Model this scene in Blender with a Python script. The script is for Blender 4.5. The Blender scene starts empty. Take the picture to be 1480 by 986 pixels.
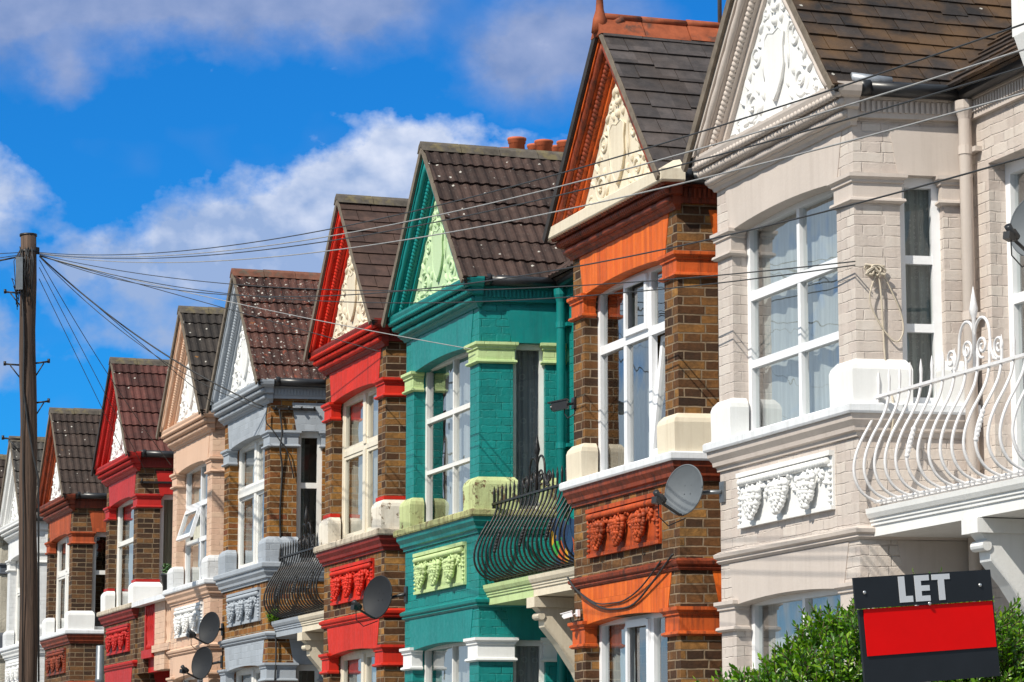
import bpy, math, random
from mathutils import Vector, Matrix
R=math.radians
rnd=random.Random(7)
SC=bpy.context.scene
COL=SC.collection
# ------------------------------------------------------------------ mesh builder
def ico(sub):
    t=(1+5**.5)/2
    vs=[Vector(v).normalized() for v in ((-1,t,0),(1,t,0),(-1,-t,0),(1,-t,0),(0,-1,t),(0,1,t),(0,-1,-t),(0,1,-t),(t,0,-1),(t,0,1),(-t,0,-1),(-t,0,1))]
    fs=[(0,11,5),(0,5,1),(0,1,7),(0,7,10),(0,10,11),(1,5,9),(5,11,4),(11,10,2),(10,7,6),(7,1,8),(3,9,4),(3,4,2),(3,2,6),(3,6,8),(3,8,9),(4,9,5),(2,4,11),(6,2,10),(8,6,7),(9,8,1)]
    for _ in range(sub):
        c={};nf=[]
        def mid(a,b):
            k=(min(a,b),max(a,b))
            if k not in c:
                c[k]=len(vs); vs.append(((vs[a]+vs[b])/2).normalized())
            return c[k]
        for a,b,d in fs:
            x,y,z=mid(a,b),mid(b,d),mid(d,a)
            nf+=[(a,x,z),(b,y,x),(d,z,y),(x,y,z)]
        fs=nf
    return vs,fs
ICO={0:ico(0),1:ico(1),2:ico(2)}
class MB:
    def __init__(s,uoff=(0,0)):
        s.v=[];s.f=[];s.uv=[];s.sm=[];s.uoff=uoff;s.fr=None
    def frame(s,o=None,ux=(1,0,0),uy=(0,1,0),uz=(0,0,1)):
        s.fr=None if o is None else (Vector(o),Vector(ux),Vector(uy),Vector(uz)); return s
    def _t(s,p):
        if s.fr is None: return tuple(p)
        o,a,b,c=s.fr; q=o+a*p[0]+b*p[1]+c*p[2]; return (q.x,q.y,q.z)
    def poly(s,pts,uv=None,smooth=False):
        if uv is None:
            a=[pts[1][i]-pts[0][i] for i in range(3)]; k=len(pts)-1
            b=[pts[k][i]-pts[0][i] for i in range(3)]
            n=(abs(a[1]*b[2]-a[2]*b[1]),abs(a[2]*b[0]-a[0]*b[2]),abs(a[0]*b[1]-a[1]*b[0]))
            if n[1]>=n[0] and n[1]>=n[2]: uv=[(p[0],p[2]) for p in pts]
            elif n[0]>=n[2]: uv=[(p[1]+p[0],p[2]) for p in pts]
            else: uv=[(p[0],p[1]) for p in pts]
        i=len(s.v); s.v+=[s._t(p) for p in pts]; s.f.append(tuple(range(i,i+len(pts))))
        s.uv+=[(u[0]+s.uoff[0],u[1]+s.uoff[1]) for u in uv]; s.sm.append(smooth)
    def mesh(s,vs,fs,smooth=False,uvs=None):
        i=len(s.v); s.v+=[s._t(p) for p in vs]
        for f in fs:
            s.f.append(tuple(i+k for k in f)); s.sm.append(smooth)
            for k in f:
                s.uv.append((uvs[k][0]+s.uoff[0],uvs[k][1]+s.uoff[1]) if uvs else (vs[k][0]+s.uoff[0],vs[k][2]+s.uoff[1]))
    def box(s,x0,x1,y0,y1,z0,z1):
        P=lambda a,b,c:(a,b,c)
        s.poly([(x0,y0,z0),(x1,y0,z0),(x1,y0,z1),(x0,y0,z1)])
        s.poly([(x1,y1,z0),(x0,y1,z0),(x0,y1,z1),(x1,y1,z1)])
        s.poly([(x1,y0,z0),(x1,y1,z0),(x1,y1,z1),(x1,y0,z1)])
        s.poly([(x0,y1,z0),(x0,y0,z0),(x0,y0,z1),(x0,y1,z1)])
        s.poly([(x0,y0,z1),(x1,y0,z1),(x1,y1,z1),(x0,y1,z1)])
        s.poly([(x0,y1,z0),(x1,y1,z0),(x1,y0,z0),(x0,y0,z0)]); return s
    def prism(s,pxz,y0,y1):
        # polygon in xz, counter-clockwise seen from -y
        n=len(pxz)
        s.poly([(x,y0,z) for x,z in pxz]); s.poly([(x,y1,z) for x,z in reversed(pxz)])
        for i in range(n):
            a=pxz[i];b=pxz[(i+1)%n]
            s.poly([(a[0],y1,a[1]),(b[0],y1,b[1]),(b[0],y0,b[1]),(a[0],y0,a[1])])
        return s
    def sweep(s,prof,path,smooth=False,caps=True):
        n=len(path);m=len(prof)
        ds=[(Vector(path[i+1])-Vector(path[i])).normalized() for i in range(n-1)]
        nr=[Vector((d.y,-d.x)) for d in ds]
        rows=[];L=0;us=[]
        for i in range(n):
            if i==0: mit=nr[0]
            elif i==n-1: mit=nr[-1]
            else: mit=(nr[i-1]+nr[i])/(1+nr[i-1].dot(nr[i]))
            if i: L+=(Vector(path[i])-Vector(path[i-1])).length
            us.append(L)
            rows.append([(path[i][0]+mit.x*o,path[i][1]+mit.y*o,z) for o,z in prof])
        vl=[0]
        for k in range(m): vl.append(vl[-1]+math.hypot(prof[(k+1)%m][0]-prof[k][0],prof[(k+1)%m][1]-prof[k][1]))
        for i in range(n-1):
            for k in range(m):
                k2=(k+1)%m
                s.poly([rows[i][k],rows[i+1][k],rows[i+1][k2],rows[i][k2]],[(us[i],prof[k][1]),(us[i+1],prof[k][1]),(us[i+1],prof[k2][1]+.001),(us[i],prof[k2][1]+.001)],smooth)
        if caps:
            s.poly(list(reversed(rows[0])));s.poly(rows[-1])
        return s
    def tube(s,pts,r,sides=8,smooth=True,cap=True):
        pts=[Vector(p) for p in pts];n=len(pts)
        rs=r if isinstance(r,(list,tuple)) else [r]*n
        t=[]
        for i in range(n):
            a=pts[max(i-1,0)];b=pts[min(i+1,n-1)];t.append((b-a).normalized())
        up=Vector((0,0,1)) if abs(t[0].z)<.9 else Vector((1,0,0))
        u=t[0].cross(up).normalized()
        vs=[];uvs=[];L=0
        for i in range(n):
            if i: L+=(pts[i]-pts[i-1]).length
            u=(u-t[i]*u.dot(t[i])).normalized(); w=t[i].cross(u)
            for k in range(sides):
                a=2*math.pi*k/sides
                vs.append(tuple(pts[i]+(u*math.cos(a)+w*math.sin(a))*rs[i])); uvs.append((k/sides*6.28*max(rs[i],.01),L))
        fs=[]
        for i in range(n-1):
            for k in range(sides):
                k2=(k+1)%sides; fs.append((i*sides+k,i*sides+k2,(i+1)*sides+k2,(i+1)*sides+k))
        if cap: fs.append(tuple(reversed(range(sides)))); fs.append(tuple(range((n-1)*sides,n*sides)))
        s.mesh(vs,fs,smooth,uvs); return s
    def beads(s,p0,p1,r,step,depth=.3,sides=7):
        p0=Vector(p0);p1=Vector(p1);L=(p1-p0).length;n=max(2,int(L/step))
        pts=[];rs=[]
        for i in range(n):
            for q,m in ((0.02,1-depth),(.3,1),(.7,1),(.98,1-depth)):
                pts.append(p0+(p1-p0)*((i+q)/n)); rs.append(r*m)
        s.tube(pts,rs,sides,True); return s
    def blob(s,c,r,sub=1,rot=None,jit=0):
        vs,fs=ICO[sub]
        if not isinstance(r,(tuple,list)): r=(r,r,r)
        out=[]
        for v in vs:
            k=1+(rnd.uniform(-jit,jit) if jit else 0)
            q=Vector((v.x*r[0]*k,v.y*r[1]*k,v.z*r[2]*k))
            if rot is not None: q=rot@q
            out.append((c[0]+q.x,c[1]+q.y,c[2]+q.z))
        s.mesh(out,fs,True); return s
    def data(s,name):
        me=bpy.data.meshes.new(name); me.from_pydata(s.v,[],s.f)
        ul=me.uv_layers.new(name='UVMap'); ul.data.foreach_set('uv',[c for u in s.uv for c in u])
        me.polygons.foreach_set('use_smooth',s.sm); me.update(); return me
    def build(s,name,mat,parent=None):
        return put(name,s.data(name),mat,parent)
def put(name,me,mat,parent=None):
    o=bpy.data.objects.new(name,me); COL.objects.link(o)
    if not me.materials: me.materials.append(mat)
    elif me.materials[0] is not mat:
        o.material_slots[0].link='OBJECT'; o.material_slots[0].material=mat
    if parent: o.parent=parent
    return o
def empty(name,loc,label,cat,group=None):
    o=bpy.data.objects.new(name,None); COL.objects.link(o); o.location=loc; o.empty_display_size=.2
    return tag(o,label,cat,group)
def tag(o,label,cat,group=None,kind=None):
    if label:o['label']=label
    if cat:o['category']=cat
    if group:o['group']=group
    if kind:o['kind']=kind
    return o
# ------------------------------------------------------------------ materials
def newmat(name):
    m=bpy.data.materials.new(name); m.use_nodes=True; nt=m.node_tree; nt.nodes.clear()
    out=nt.nodes.new('ShaderNodeOutputMaterial'); b=nt.nodes.new('ShaderNodeBsdfPrincipled'); nt.links.new(b.outputs[0],out.inputs[0])
    return m,nt,b,out
class NT:
    def __init__(s,nt): s.nt=nt
    def n(s,t,**kw):
        x=s.nt.nodes.new(t)
        for k,v in kw.items(): setattr(x,k,v)
        return x
    def set(s,sock,v):
        if hasattr(v,'is_output') or isinstance(v,bpy.types.NodeSocket): s.nt.links.new(v,sock)
        else: sock.default_value=v
    def m(s,op,a,b=None,c=None,clamp=False):
        x=s.n('ShaderNodeMath',operation=op); x.use_clamp=clamp
        s.set(x.inputs[0],a)
        if b is not None: s.set(x.inputs[1],b)
        if c is not None: s.set(x.inputs[2],c)
        return x.outputs[0]
    def mix(s,f,a,b,bt='MIX'):
        x=s.n('ShaderNodeMix',data_type='RGBA',blend_type=bt); s.set(x.inputs[0],f); s.set(x.inputs[6],a); s.set(x.inputs[7],b); return x.outputs[2]
    def noise(s,vec,scale,detail=4,rough=.55,w=None):
        x=s.n('ShaderNodeTexNoise'); 
        if vec is not None: s.set(x.inputs['Vector'],vec)
        x.inputs['Scale'].default_value=scale;x.inputs['Detail'].default_value=detail;x.inputs['Roughness'].default_value=rough; return x.outputs[0]
    def ramp(s,f,stops,interp='LINEAR'):
        x=s.n('ShaderNodeValToRGB'); x.color_ramp.interpolation=interp; e=x.color_ramp.elements
        while len(e)<len(stops): e.new(.5)
        for k,(p,c) in enumerate(stops): e[k].position=p; e[k].color=c if len(c)==4 else (*c,1)
        s.set(x.inputs[0],f); return x.outputs[0]
    def mr(s,v,a,b,c,d):
        x=s.n('ShaderNodeMapRange'); s.set(x.inputs[0],v)
        for i,q in enumerate((a,b,c,d)): x.inputs[i+1].default_value=q
        return x.outputs[0]
    def scale(s,vec,sc):
        x=s.n('ShaderNodeVectorMath',operation='MULTIPLY'); s.set(x.inputs[0],vec); x.inputs[1].default_value=sc; return x.outputs[0]
    def bump(s,h,strength,dist,normal=None):
        x=s.n('ShaderNodeBump'); s.set(x.inputs['Height'],h); x.inputs['Strength'].default_value=strength; x.inputs['Distance'].default_value=dist
        if normal is not None: s.set(x.inputs['Normal'],normal)
        return x.outputs[0]
def c4(c): return (c[0],c[1],c[2],1)
def brickmap(k,uv,w=.235,h=.0752,mort=.005,smooth=.25,off=.5,squash=.62,wob=(.010,.008,0)):
    b=k.n('ShaderNodeTexBrick'); b.offset=off; b.squash=squash; b.squash_frequency=2; b.offset_frequency=2
    # wobble the courses a little
    nz=k.n('ShaderNodeTexNoise'); k.set(nz.inputs['Vector'],uv); nz.inputs['Scale'].default_value=9; nz.inputs['Detail'].default_value=2
    v=k.n('ShaderNodeVectorMath',operation='MULTIPLY_ADD'); k.set(v.inputs[0],nz.outputs[1]); v.inputs[1].default_value=wob; k.set(v.inputs[2],uv)
    k.set(b.inputs['Vector'],v.outputs[0])
    b.inputs['Color1'].default_value=(0,0,0,1);b.inputs['Color2'].default_value=(1,1,1,1);b.inputs['Mortar'].default_value=(.5,.5,.5,1)
    b.inputs['Scale'].default_value=1;b.inputs['Mortar Size'].default_value=mort;b.inputs['Mortar Smooth'].default_value=smooth
    b.inputs['Brick Width'].default_value=w;b.inputs['Row Height'].default_value=h
    return b
def mat_brick(name,stops,mortar=(.40,.31,.22),dirt=.5):
    m,nt,b,o=newmat(name);k=NT(nt)
    uv=k.n('ShaderNodeTexCoord').outputs['UV']; br=brickmap(k,uv,mort=.0075,smooth=.35,wob=(.016,.014,0))
    col=k.ramp(br.outputs[0],stops,'LINEAR')
    n1=k.noise(uv,28,5,.7); col=k.mix(1,col,k.ramp(n1,[(.25,(.62,.6,.58)),(.75,(1.3,1.28,1.25))]),'MULTIPLY')
    n2=k.noise(uv,3.1,5,.65); mask=k.mr(n2,.44,.66,0,dirt); col=k.mix(mask,col,(.035,.026,.02,1))
    mc=k.mix(k.mr(k.noise(uv,5,4,.6),.35,.65,0,.75),c4(mortar),c4([x*.42 for x in mortar]))
    col=k.mix(br.outputs[1],col,mc)
    k.set(b.inputs['Base Color'],col); b.inputs['Roughness'].default_value=.88; b.inputs['Specular IOR Level'].default_value=.25
    h=k.m('SUBTRACT',k.m('MULTIPLY',n1,.5),br.outputs[1]); k.set(b.inputs['Normal'],k.bump(h,1.,.014)); return m
def mat_paint(name,c,brick=True,rough=.55,var=.12,dirt=.25,dirtc=(.12,.10,.08),bump=.5,chip=0,chipc=(.2,.15,.1),joint=False,grain=.35):
    m,nt,b,o=newmat(name);k=NT(nt)
    uv=k.n('ShaderNodeTexCoord').outputs['UV']; pos=k.n('ShaderNodeTexCoord').outputs['Object']
    n1=k.noise(pos,1.7,5,.6); col=k.mix(1,c4(c),k.ramp(n1,[(.3,(1-var,)*3),(.7,(1+var*.6,)*3)]),'MULTIPLY')
    st=k.noise(k.scale(pos,(7,7,.55)),2.2,5,.7); col=k.mix(k.mr(st,.47,.68,0,dirt),col,c4(dirtc))
    n3=k.noise(pos,16,5,.7)
    h=k.m('MULTIPLY',k.noise(pos,38,4,.65),grain)
    if brick:
        br=brickmap(k,uv,smooth=.8,mort=.006,wob=(.02,.022,0))
        jm=k.mr(k.noise(pos,5.5,4,.65),.42,.62,.05,1)
        col=k.mix(k.m('MULTIPLY',k.m('MULTIPLY',br.outputs[1],jm),.12),col,c4([x*.55 for x in c]))
        col=k.mix(.10,col,br.outputs[0],'OVERLAY')
        h=k.m('ADD',k.m('SUBTRACT',h,k.m('MULTIPLY',k.m('MULTIPLY',br.outputs[1],jm),k.mr(n3,.3,.6,.5,1.2))),k.m('MULTIPLY',br.outputs[0],.35))
    if joint:
        br=brickmap(k,uv,w=.062,h=.34,mort=.0028,smooth=.3,squash=1.0,off=.4)
        col=k.mix(k.m('MULTIPLY',br.outputs[1],.5),col,c4([x*.62 for x in c]))
        col=k.mix(.22,col,br.outputs[0],'OVERLAY'); h=k.m('SUBTRACT',h,k.m('MULTIPLY',br.outputs[1],.5))
    if chip:
        ch=k.mr(k.noise(pos,4.3,6,.72),.60-chip*.1,.63-chip*.1,0,1); col=k.mix(k.m('MULTIPLY',ch,k.mr(n3,.38,.5,0,1)),col,c4(chipc)); h=k.m('SUBTRACT',h,k.m('MULTIPLY',ch,.3))
    k.set(b.inputs['Base Color'],col); k.set(b.inputs['Roughness'],k.mr(n3,.3,.7,rough-.1,rough+.15)); b.inputs['Specular IOR Level'].default_value=.35
    k.set(b.inputs['Normal'],k.bump(h,bump,.012)); return m
def mat_plain(name,c,rough=.5,metal=0,var=.15,bump=.15,scale=14,spec=.5,cf=None):
    m,nt,b,o=newmat(name);k=NT(nt); pos=k.n('ShaderNodeTexCoord').outputs['Object']
    n1=k.noise(pos,scale,5,.65); col=k.mix(1,c4(c),k.ramp(n1,[(.3,(1-var,)*3),(.72,(1+var,)*3)]),'MULTIPLY')
    if cf: col=k.mix(k.mr(k.noise(pos,scale*.35,5,.7),.52,.62,0,1),col,c4(cf))
    k.set(b.inputs['Base Color'],col); b.inputs['Roughness'].default_value=rough;b.inputs['Metallic'].default_value=metal;b.inputs['Specular IOR Level'].default_value=spec
    k.set(b.inputs['Normal'],k.bump(n1,bump,.006)); return m
def mat_roof(name,c,w,h,var=.35,lichen=.0,orange=0.,red=0.,brown=0.,rough=.8):
    # uv: u along the ridge, v up the slope, one cell per tile
    m,nt,b,o=newmat(name);k=NT(nt); uv=k.n('ShaderNodeTexCoord').outputs['UV']; pos=k.n('ShaderNodeTexCoord').outputs['Object']
    s=k.scale(uv,(1/w,1/h,1)); fl=k.n('ShaderNodeVectorMath',operation='FLOOR'); k.set(fl.inputs[0],s)
    wn=k.n('ShaderNodeTexWhiteNoise',noise_dimensions='2D'); k.set(wn.inputs[0],fl.outputs[0])
    col=k.mix(1,c4(c),k.ramp(wn.outputs[0],[(0,(1-var,)*3),(1,(1+var,)*3)]),'MULTIPLY')
    n1=k.noise(pos,9,6,.7); col=k.mix(1,col,k.ramp(n1,[(.28,(.55,.55,.55)),(.72,(1.4,1.36,1.3))]),'MULTIPLY')
    if brown: col=k.mix(k.mr(k.noise(pos,2.6,5,.6),.42,.66,0,brown),col,(.12,.065,.028,1))
    if red: col=k.mix(k.mr(k.noise(pos,13,5,.72),.58,.66,0,red),col,(.26,.06,.03,1))
    if lichen:
        vo=k.n('ShaderNodeTexVoronoi'); k.set(vo.inputs['Vector'],pos); vo.inputs['Scale'].default_value=15; vo.inputs['Randomness'].default_value=1
        sp=k.m('ADD',vo.outputs[0],k.m('MULTIPLY',k.m('SUBTRACT',k.noise(pos,40,4,.7),.5),.5))
        wc=k.n('ShaderNodeSeparateColor'); k.set(wc.inputs[0],vo.outputs[1])
        mask=k.m('MULTIPLY',k.m('LESS_THAN',sp,.20),k.m('LESS_THAN',wc.outputs[0],lichen))
        n4=k.mr(k.noise(pos,33,6,.75),.60,.66,0,min(1,lichen*2.2))
        col=k.mix(k.m('MAXIMUM',mask,n4),col,(.42,.40,.36,1))
    if orange:
        col=k.mix(k.mr(k.noise(pos,5.2,4,.6),.70,.715,0,orange),col,(.5,.21,.02,1))
    k.set(b.inputs['Base Color'],col); b.inputs['Roughness'].default_value=rough; b.inputs['Specular IOR Level'].default_value=.35
    k.set(b.inputs['Normal'],k.bump(k.noise(pos,45,5,.7),.6,.006)); return m
def mat_glass(name,tint=(.92,.96,.95),ior=1.9,rough=.0):
    m,nt,b,o=newmat(name);k=NT(nt); nt.nodes.remove(b)
    lw=k.n('ShaderNodeLayerWeight'); lw.inputs[0].default_value=.5
    fr=k.m('ADD',k.m('MULTIPLY',k.m('POWER',lw.outputs['Facing'],1.75),.95),.08,clamp=True)
    pos=k.n('ShaderNodeTexCoord').outputs['Object']
    nb=k.bump(k.noise(pos,1.6,2,.5),.12,.05)
    t=k.n('ShaderNodeBsdfTransparent'); t.inputs[0].default_value=c4(tint)
    g=k.n('ShaderNodeBsdfGlossy'); g.inputs['Roughness'].default_value=rough; k.set(g.inputs['Normal'],nb)
    x=k.n('ShaderNodeMixShader'); k.set(x.inputs[0],fr); k.set(x.inputs[1],t.outputs[0]); k.set(x.inputs[2],g.outputs[0]); k.set(o.inputs[0],x.outputs[0]); return m
def mat_cloth(name,c,trans=.35,pattern=None):
    m,nt,b,o=newmat(name);k=NT(nt); nt.nodes.remove(b)
    uv=k.n('ShaderNodeTexCoord').outputs['UV']
    col=k.mix(1,c4(c),k.ramp(k.noise(k.scale(uv,(30,1.2,1)),1.0,4,.6),[(.3,(.75,.75,.75)),(.7,(1.08,1.08,1.08))]),'MULTIPLY')
    if pattern:
        vo=k.n('ShaderNodeTexVoronoi'); k.set(vo.inputs['Vector'],uv); vo.inputs['Scale'].default_value=pattern; vo.inputs['Randomness'].default_value=.35
        ring=k.m('LESS_THAN',k.m('ABSOLUTE',k.m('SUBTRACT',vo.outputs[0],.22)),.05); col=k.mix(k.m('MULTIPLY',ring,.3),col,(.62,.64,.66,1))
    d=k.n('ShaderNodeBsdfDiffuse'); k.set(d.inputs[0],col); t=k.n('ShaderNodeBsdfTranslucent'); k.set(t.inputs[0],col)
    x=k.n('ShaderNodeMixShader'); x.inputs[0].default_value=trans; k.set(x.inputs[1],d.outputs[0]); k.set(x.inputs[2],t.outputs[0]); k.set(o.inputs[0],x.outputs[0]); return m
def mat_wood(name):
    m,nt,b,o=newmat(name);k=NT(nt); pos=k.n('ShaderNodeTexCoord').outputs['Object']
    g=k.noise(k.scale(pos,(26,26,.5)),1.3,8,.72); col=k.ramp(g,[(.3,(.018,.011,.008)),(.5,(.075,.045,.03)),(.62,(.13,.08,.055)),(.8,(.045,.028,.02))])
    cr=k.mr(k.noise(k.scale(pos,(60,60,.25)),1,3,.5),.60,.68,0,.8); col=k.mix(cr,col,(.008,.006,.005,1))
    k.set(b.inputs['Base Color'],col); b.inputs['Roughness'].default_value=.85; k.set(b.inputs['Normal'],k.bump(g,.8,.02)); return m
M={}
WHITE=(.80,.80,.79)
M['white_paint']=mat_paint('white_paint',WHITE,False,.5,.06,.12,(.45,.42,.38),.35)
M['white_brick']=mat_paint('white_painted_brick',(.66,.67,.68),True,.6,.08,.2,(.4,.38,.35))
M['upvc']=mat_plain('white_window_plastic',(.84,.85,.87),.3,0,.03,.02)
M['white_wood']=mat_paint('white_window_wood',(.80,.79,.76),False,.45,.08,.2,(.4,.36,.3),.3)
M['cream_wood']=mat_paint('cream_window_wood',(.76,.70,.58),False,.5,.08,.25,(.35,.27,.18),.3)
M['cream']=mat_paint('cream_render',(.72,.64,.50),False,.7,.08,.25,(.4,.3,.2),.5)
M['cream_chip']=mat_paint('peeling_cream_paint',(.76,.70,.60),False,.7,.10,.35,(.35,.26,.18),.8,chip=.35,chipc=(.22,.15,.09))
M['stone']=mat_paint('weathered_sill_stone',(.55,.48,.38),False,.85,.2,.7,(.13,.10,.07),.7,chip=.4)
M['sill_white']=mat_paint('white_sill_paint',(.74,.76,.79),False,.6,.06,.25,(.35,.33,.3),.4)
M['greige']=mat_paint('greige_painted_brick',(.575,.505,.455),True,.6,.08,.22,(.3,.24,.2),.75)
M['greige_r']=mat_paint('greige_painted_render',(.575,.505,.455),False,.6,.07,.16,(.3,.24,.2),.35)
M['brick1']=mat_brick('brown_stock_brick',[(0,(.042,.021,.012)),(.3,(.105,.046,.019)),(.6,(.185,.084,.029)),(.85,(.275,.132,.040)),(1,(.365,.185,.052))],(.31,.225,.145),.6)
M['brick4']=mat_brick('yellow_stock_brick',[(0,(.07,.03,.013)),(.3,(.24,.098,.025)),(.65,(.37,.172,.038)),(.85,(.30,.12,.03)),(1,(.18,.055,.025))],(.40,.30,.19),.5)
M['brick6']=mat_brick('dark_stock_brick',[(0,(.036,.021,.014)),(.4,(.095,.047,.025)),(.75,(.155,.078,.034)),(1,(.235,.12,.046))],(.28,.205,.13),.5)
ORANGE=(.62,.105,.015)
M['orange']=mat_paint('orange_terracotta',(.60,.105,.016),False,.55,.3,.8,(.035,.016,.012),.7)
M['orange_p']=mat_paint('stained_terracotta_panel',(.46,.07,.013),False,.6,.35,.8,(.06,.018,.012),.7)
M['orange_j']=mat_paint('orange_gauged_brick',(.70,.13,.012),False,.55,.16,.45,(.26,.05,.015),.5,joint=True)
M['orange_d']=mat_paint('dark_red_terracotta',(.25,.045,.016),False,.5,.4,.85,(.028,.014,.011),.8)
M['orange7']=mat_paint('weathered_orange_terracotta',(.40,.075,.02),False,.65,.2,.45,(.07,.03,.02),.5,joint=True)
M['teal']=mat_paint('teal_painted_brick',(.006,.215,.20),True,.45,.14,.25,(.003,.07,.07),.85)
M['teal_r']=mat_paint('teal_paint',(.006,.215,.205),False,.42,.16,.35,(.01,.10,.11),.35)
M['lime']=mat_paint('pale_green_paint',(.50,.63,.30),False,.6,.1,.3,(.22,.2,.08),.5)
M['lime_brick']=mat_paint('pale_green_painted_brick',(.50,.63,.30),True,.6,.1,.3,(.22,.2,.08),.4)
M['lime_chip']=mat_paint('peeling_pale_green_paint',(.52,.58,.28),False,.7,.15,.5,(.2,.15,.07),.9,chip=.5,chipc=(.16,.10,.05))
M['lime_sill']=mat_paint('stained_pale_green_sill',(.42,.43,.20),False,.75,.25,.9,(.14,.10,.045),.9,chip=.6,chipc=(.20,.15,.08))
M['lime_ty']=mat_paint('mint_paint',(.50,.65,.40),False,.6,.06,.1,(.25,.35,.15),.35)
M['red']=mat_paint('red_paint',(.60,.022,.007),False,.55,.2,.4,(.18,.02,.01),.4)
M['red_brick']=mat_paint('red_painted_brick',(.50,.022,.011),True,.5,.14,.25,(.15,.02,.012))
M['maroon']=mat_paint('dark_red_paint',(.24,.02,.013),False,.55,.2,.35,(.06,.012,.01),.5)
M['crimson']=mat_paint('crimson_paint',(.46,.016,.012),False,.5,.16,.3,(.12,.012,.012),.4)
M['bluegrey']=mat_paint('blue_grey_paint',(.36,.395,.44),False,.5,.08,.15,(.15,.17,.2),.35)
M['bluegrey_b']=mat_paint('blue_grey_painted_brick',(.36,.395,.44),True,.55,.08,.15,(.15,.17,.2),.35)
M['peach']=mat_paint('peach_painted_brick',(.66,.45,.325),True,.6,.08,.2,(.35,.2,.13),.8)
M['peach_r']=mat_paint('peach_render',(.68,.455,.325),False,.6,.06,.14,(.35,.2,.13),.3)
M['pebble']=mat_paint('pebble_dash',(.50,.46,.38),False,.9,.25,.4,(.2,.17,.13),1.4,grain=1.6)
M['greycap']=mat_paint('dark_grey_paint',(.09,.10,.12),False,.5,.1,.2,(.04,.04,.04))
M['black_plastic']=mat_plain('black_gutter_plastic',(.018,.018,.02),.35,0,.2)
M['black_iron']=mat_plain('black_iron_paint',(.014,.014,.015),.42,.0,.3,.4,30,.4,(.03,.02,.016))
M['white_iron']=mat_plain('white_iron_paint',(.72,.71,.72),.45,0,.08,.3,30,.5)
M['grey_metal']=mat_plain('galvanised_metal',(.20,.215,.23),.4,.6,.2)
M['lead']=mat_plain('lead_flashing',(.30,.32,.35),.45,.5,.3)
M['dish_grey']=mat_plain('grey_dish_paint',(.125,.14,.155),.6,0,.12,.05,5,.2)
M['dish_dark']=mat_plain('dark_dish_paint',(.022,.024,.028),.6,0,.12,.05,5,.2)
M['dark_plastic']=mat_plain('dark_plastic',(.02,.021,.023),.4,0,.2)
M['cable']=mat_plain('cable_sheath',(.035,.036,.038),.55,0,.2,.15,14,.3)
M['cable_pale']=mat_plain('pale_cable_sheath',(.30,.30,.30),.55,0,.2,.15,14,.3)
M['white_cord']=mat_plain('pale_cord',(.55,.48,.38),.6,0,.2)
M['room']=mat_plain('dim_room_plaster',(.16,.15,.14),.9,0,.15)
M['glass']=mat_glass('window_glass')
M['net']=mat_cloth('white_net_curtain',(.80,.83,.84),.3)
M['drape']=mat_cloth('cream_curtain',(.80,.76,.66),.2)
M['lace']=mat_cloth('grey_lace_curtain',(.36,.40,.39),.3,24)
M['dots']=mat_cloth('grey_ring_curtain',(.36,.38,.42),.3,9)
M['blind']=mat_cloth('beige_blind',(.36,.33,.25),.3)
M['door']=mat_plain('dark_door_paint',(.03,.012,.01),.4,0,.2)
M['wood']=mat_wood('creosoted_pole_wood')
M['terrac']=mat_plain('chimney_terracotta',(.48,.11,.04),.75,0,.25,.3,9)
M['ridge_red']=mat_plain('red_ridge_tile',(.30,.075,.03),.75,0,.35,.5,8,.3,(.10,.05,.035))
M['ridge_grey']=mat_plain('mossy_ridge_tile',(.10,.085,.07),.9,0,.4,.6,9,.3,(.16,.13,.07))
M['ridge_red2']=mat_plain('rust_ridge_tile',(.17,.07,.045),.9,0,.4,.6,9,.3,(.10,.08,.06))
M['verge']=mat_plain('verge_mortar',(.17,.14,.11),.9,0,.3,.5,12,.3)
M['verge_dark']=mat_plain('dark_verge_board',(.035,.03,.028),.7,0,.3,.4,12,.3)
M['under']=mat_plain('roof_felt',(.02,.02,.02),.9)
# ------------------------------------------------------------------ house geometry constants (metres, local: x along street, y into the house, z up)
W=2.465; CX=-W/2; DEP=.85; CANT=.14; SL=math.hypot(DEP,CANT)
ZE=6.60; ZR=8.20; XE=.13; HB=W/2+XE; PIT=math.atan2(ZR-ZE,HB); LS=math.hypot(ZR-ZE,HB); VY=-.22
SDX,SDY=CANT/SL,DEP/SL            # direction along the right hand side wall
def side_fr(mb,right=True):
    if right: return mb.frame((0,0,0),(SDX,SDY,0),(-SDY,SDX,0))
    return mb.frame((-W,0,0),(-SDX,SDY,0),(SDY,SDX,0))
def sidept(u,inn=0,right=True):
    if right: return (SDX*u-SDY*inn,SDY*u+SDX*inn)
    return (-W-SDX*u+SDY*inn,SDY*u+SDX*inn)
PIER=.285; S1,S2=.335,.655
FPATH=[sidept(SL,0,False),(-W,0),(0,0),sidept(SL)]
def arch(x0,x1,zb,rise,zt,xt0,xt1,n=10):
    p=[(xt1,zt),(xt0,zt)]
    for i in range(n+1):
        q=i/n; p.append((x0+(x1-x0)*q,zb+rise*4*q*(1-q)))
    return p
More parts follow.
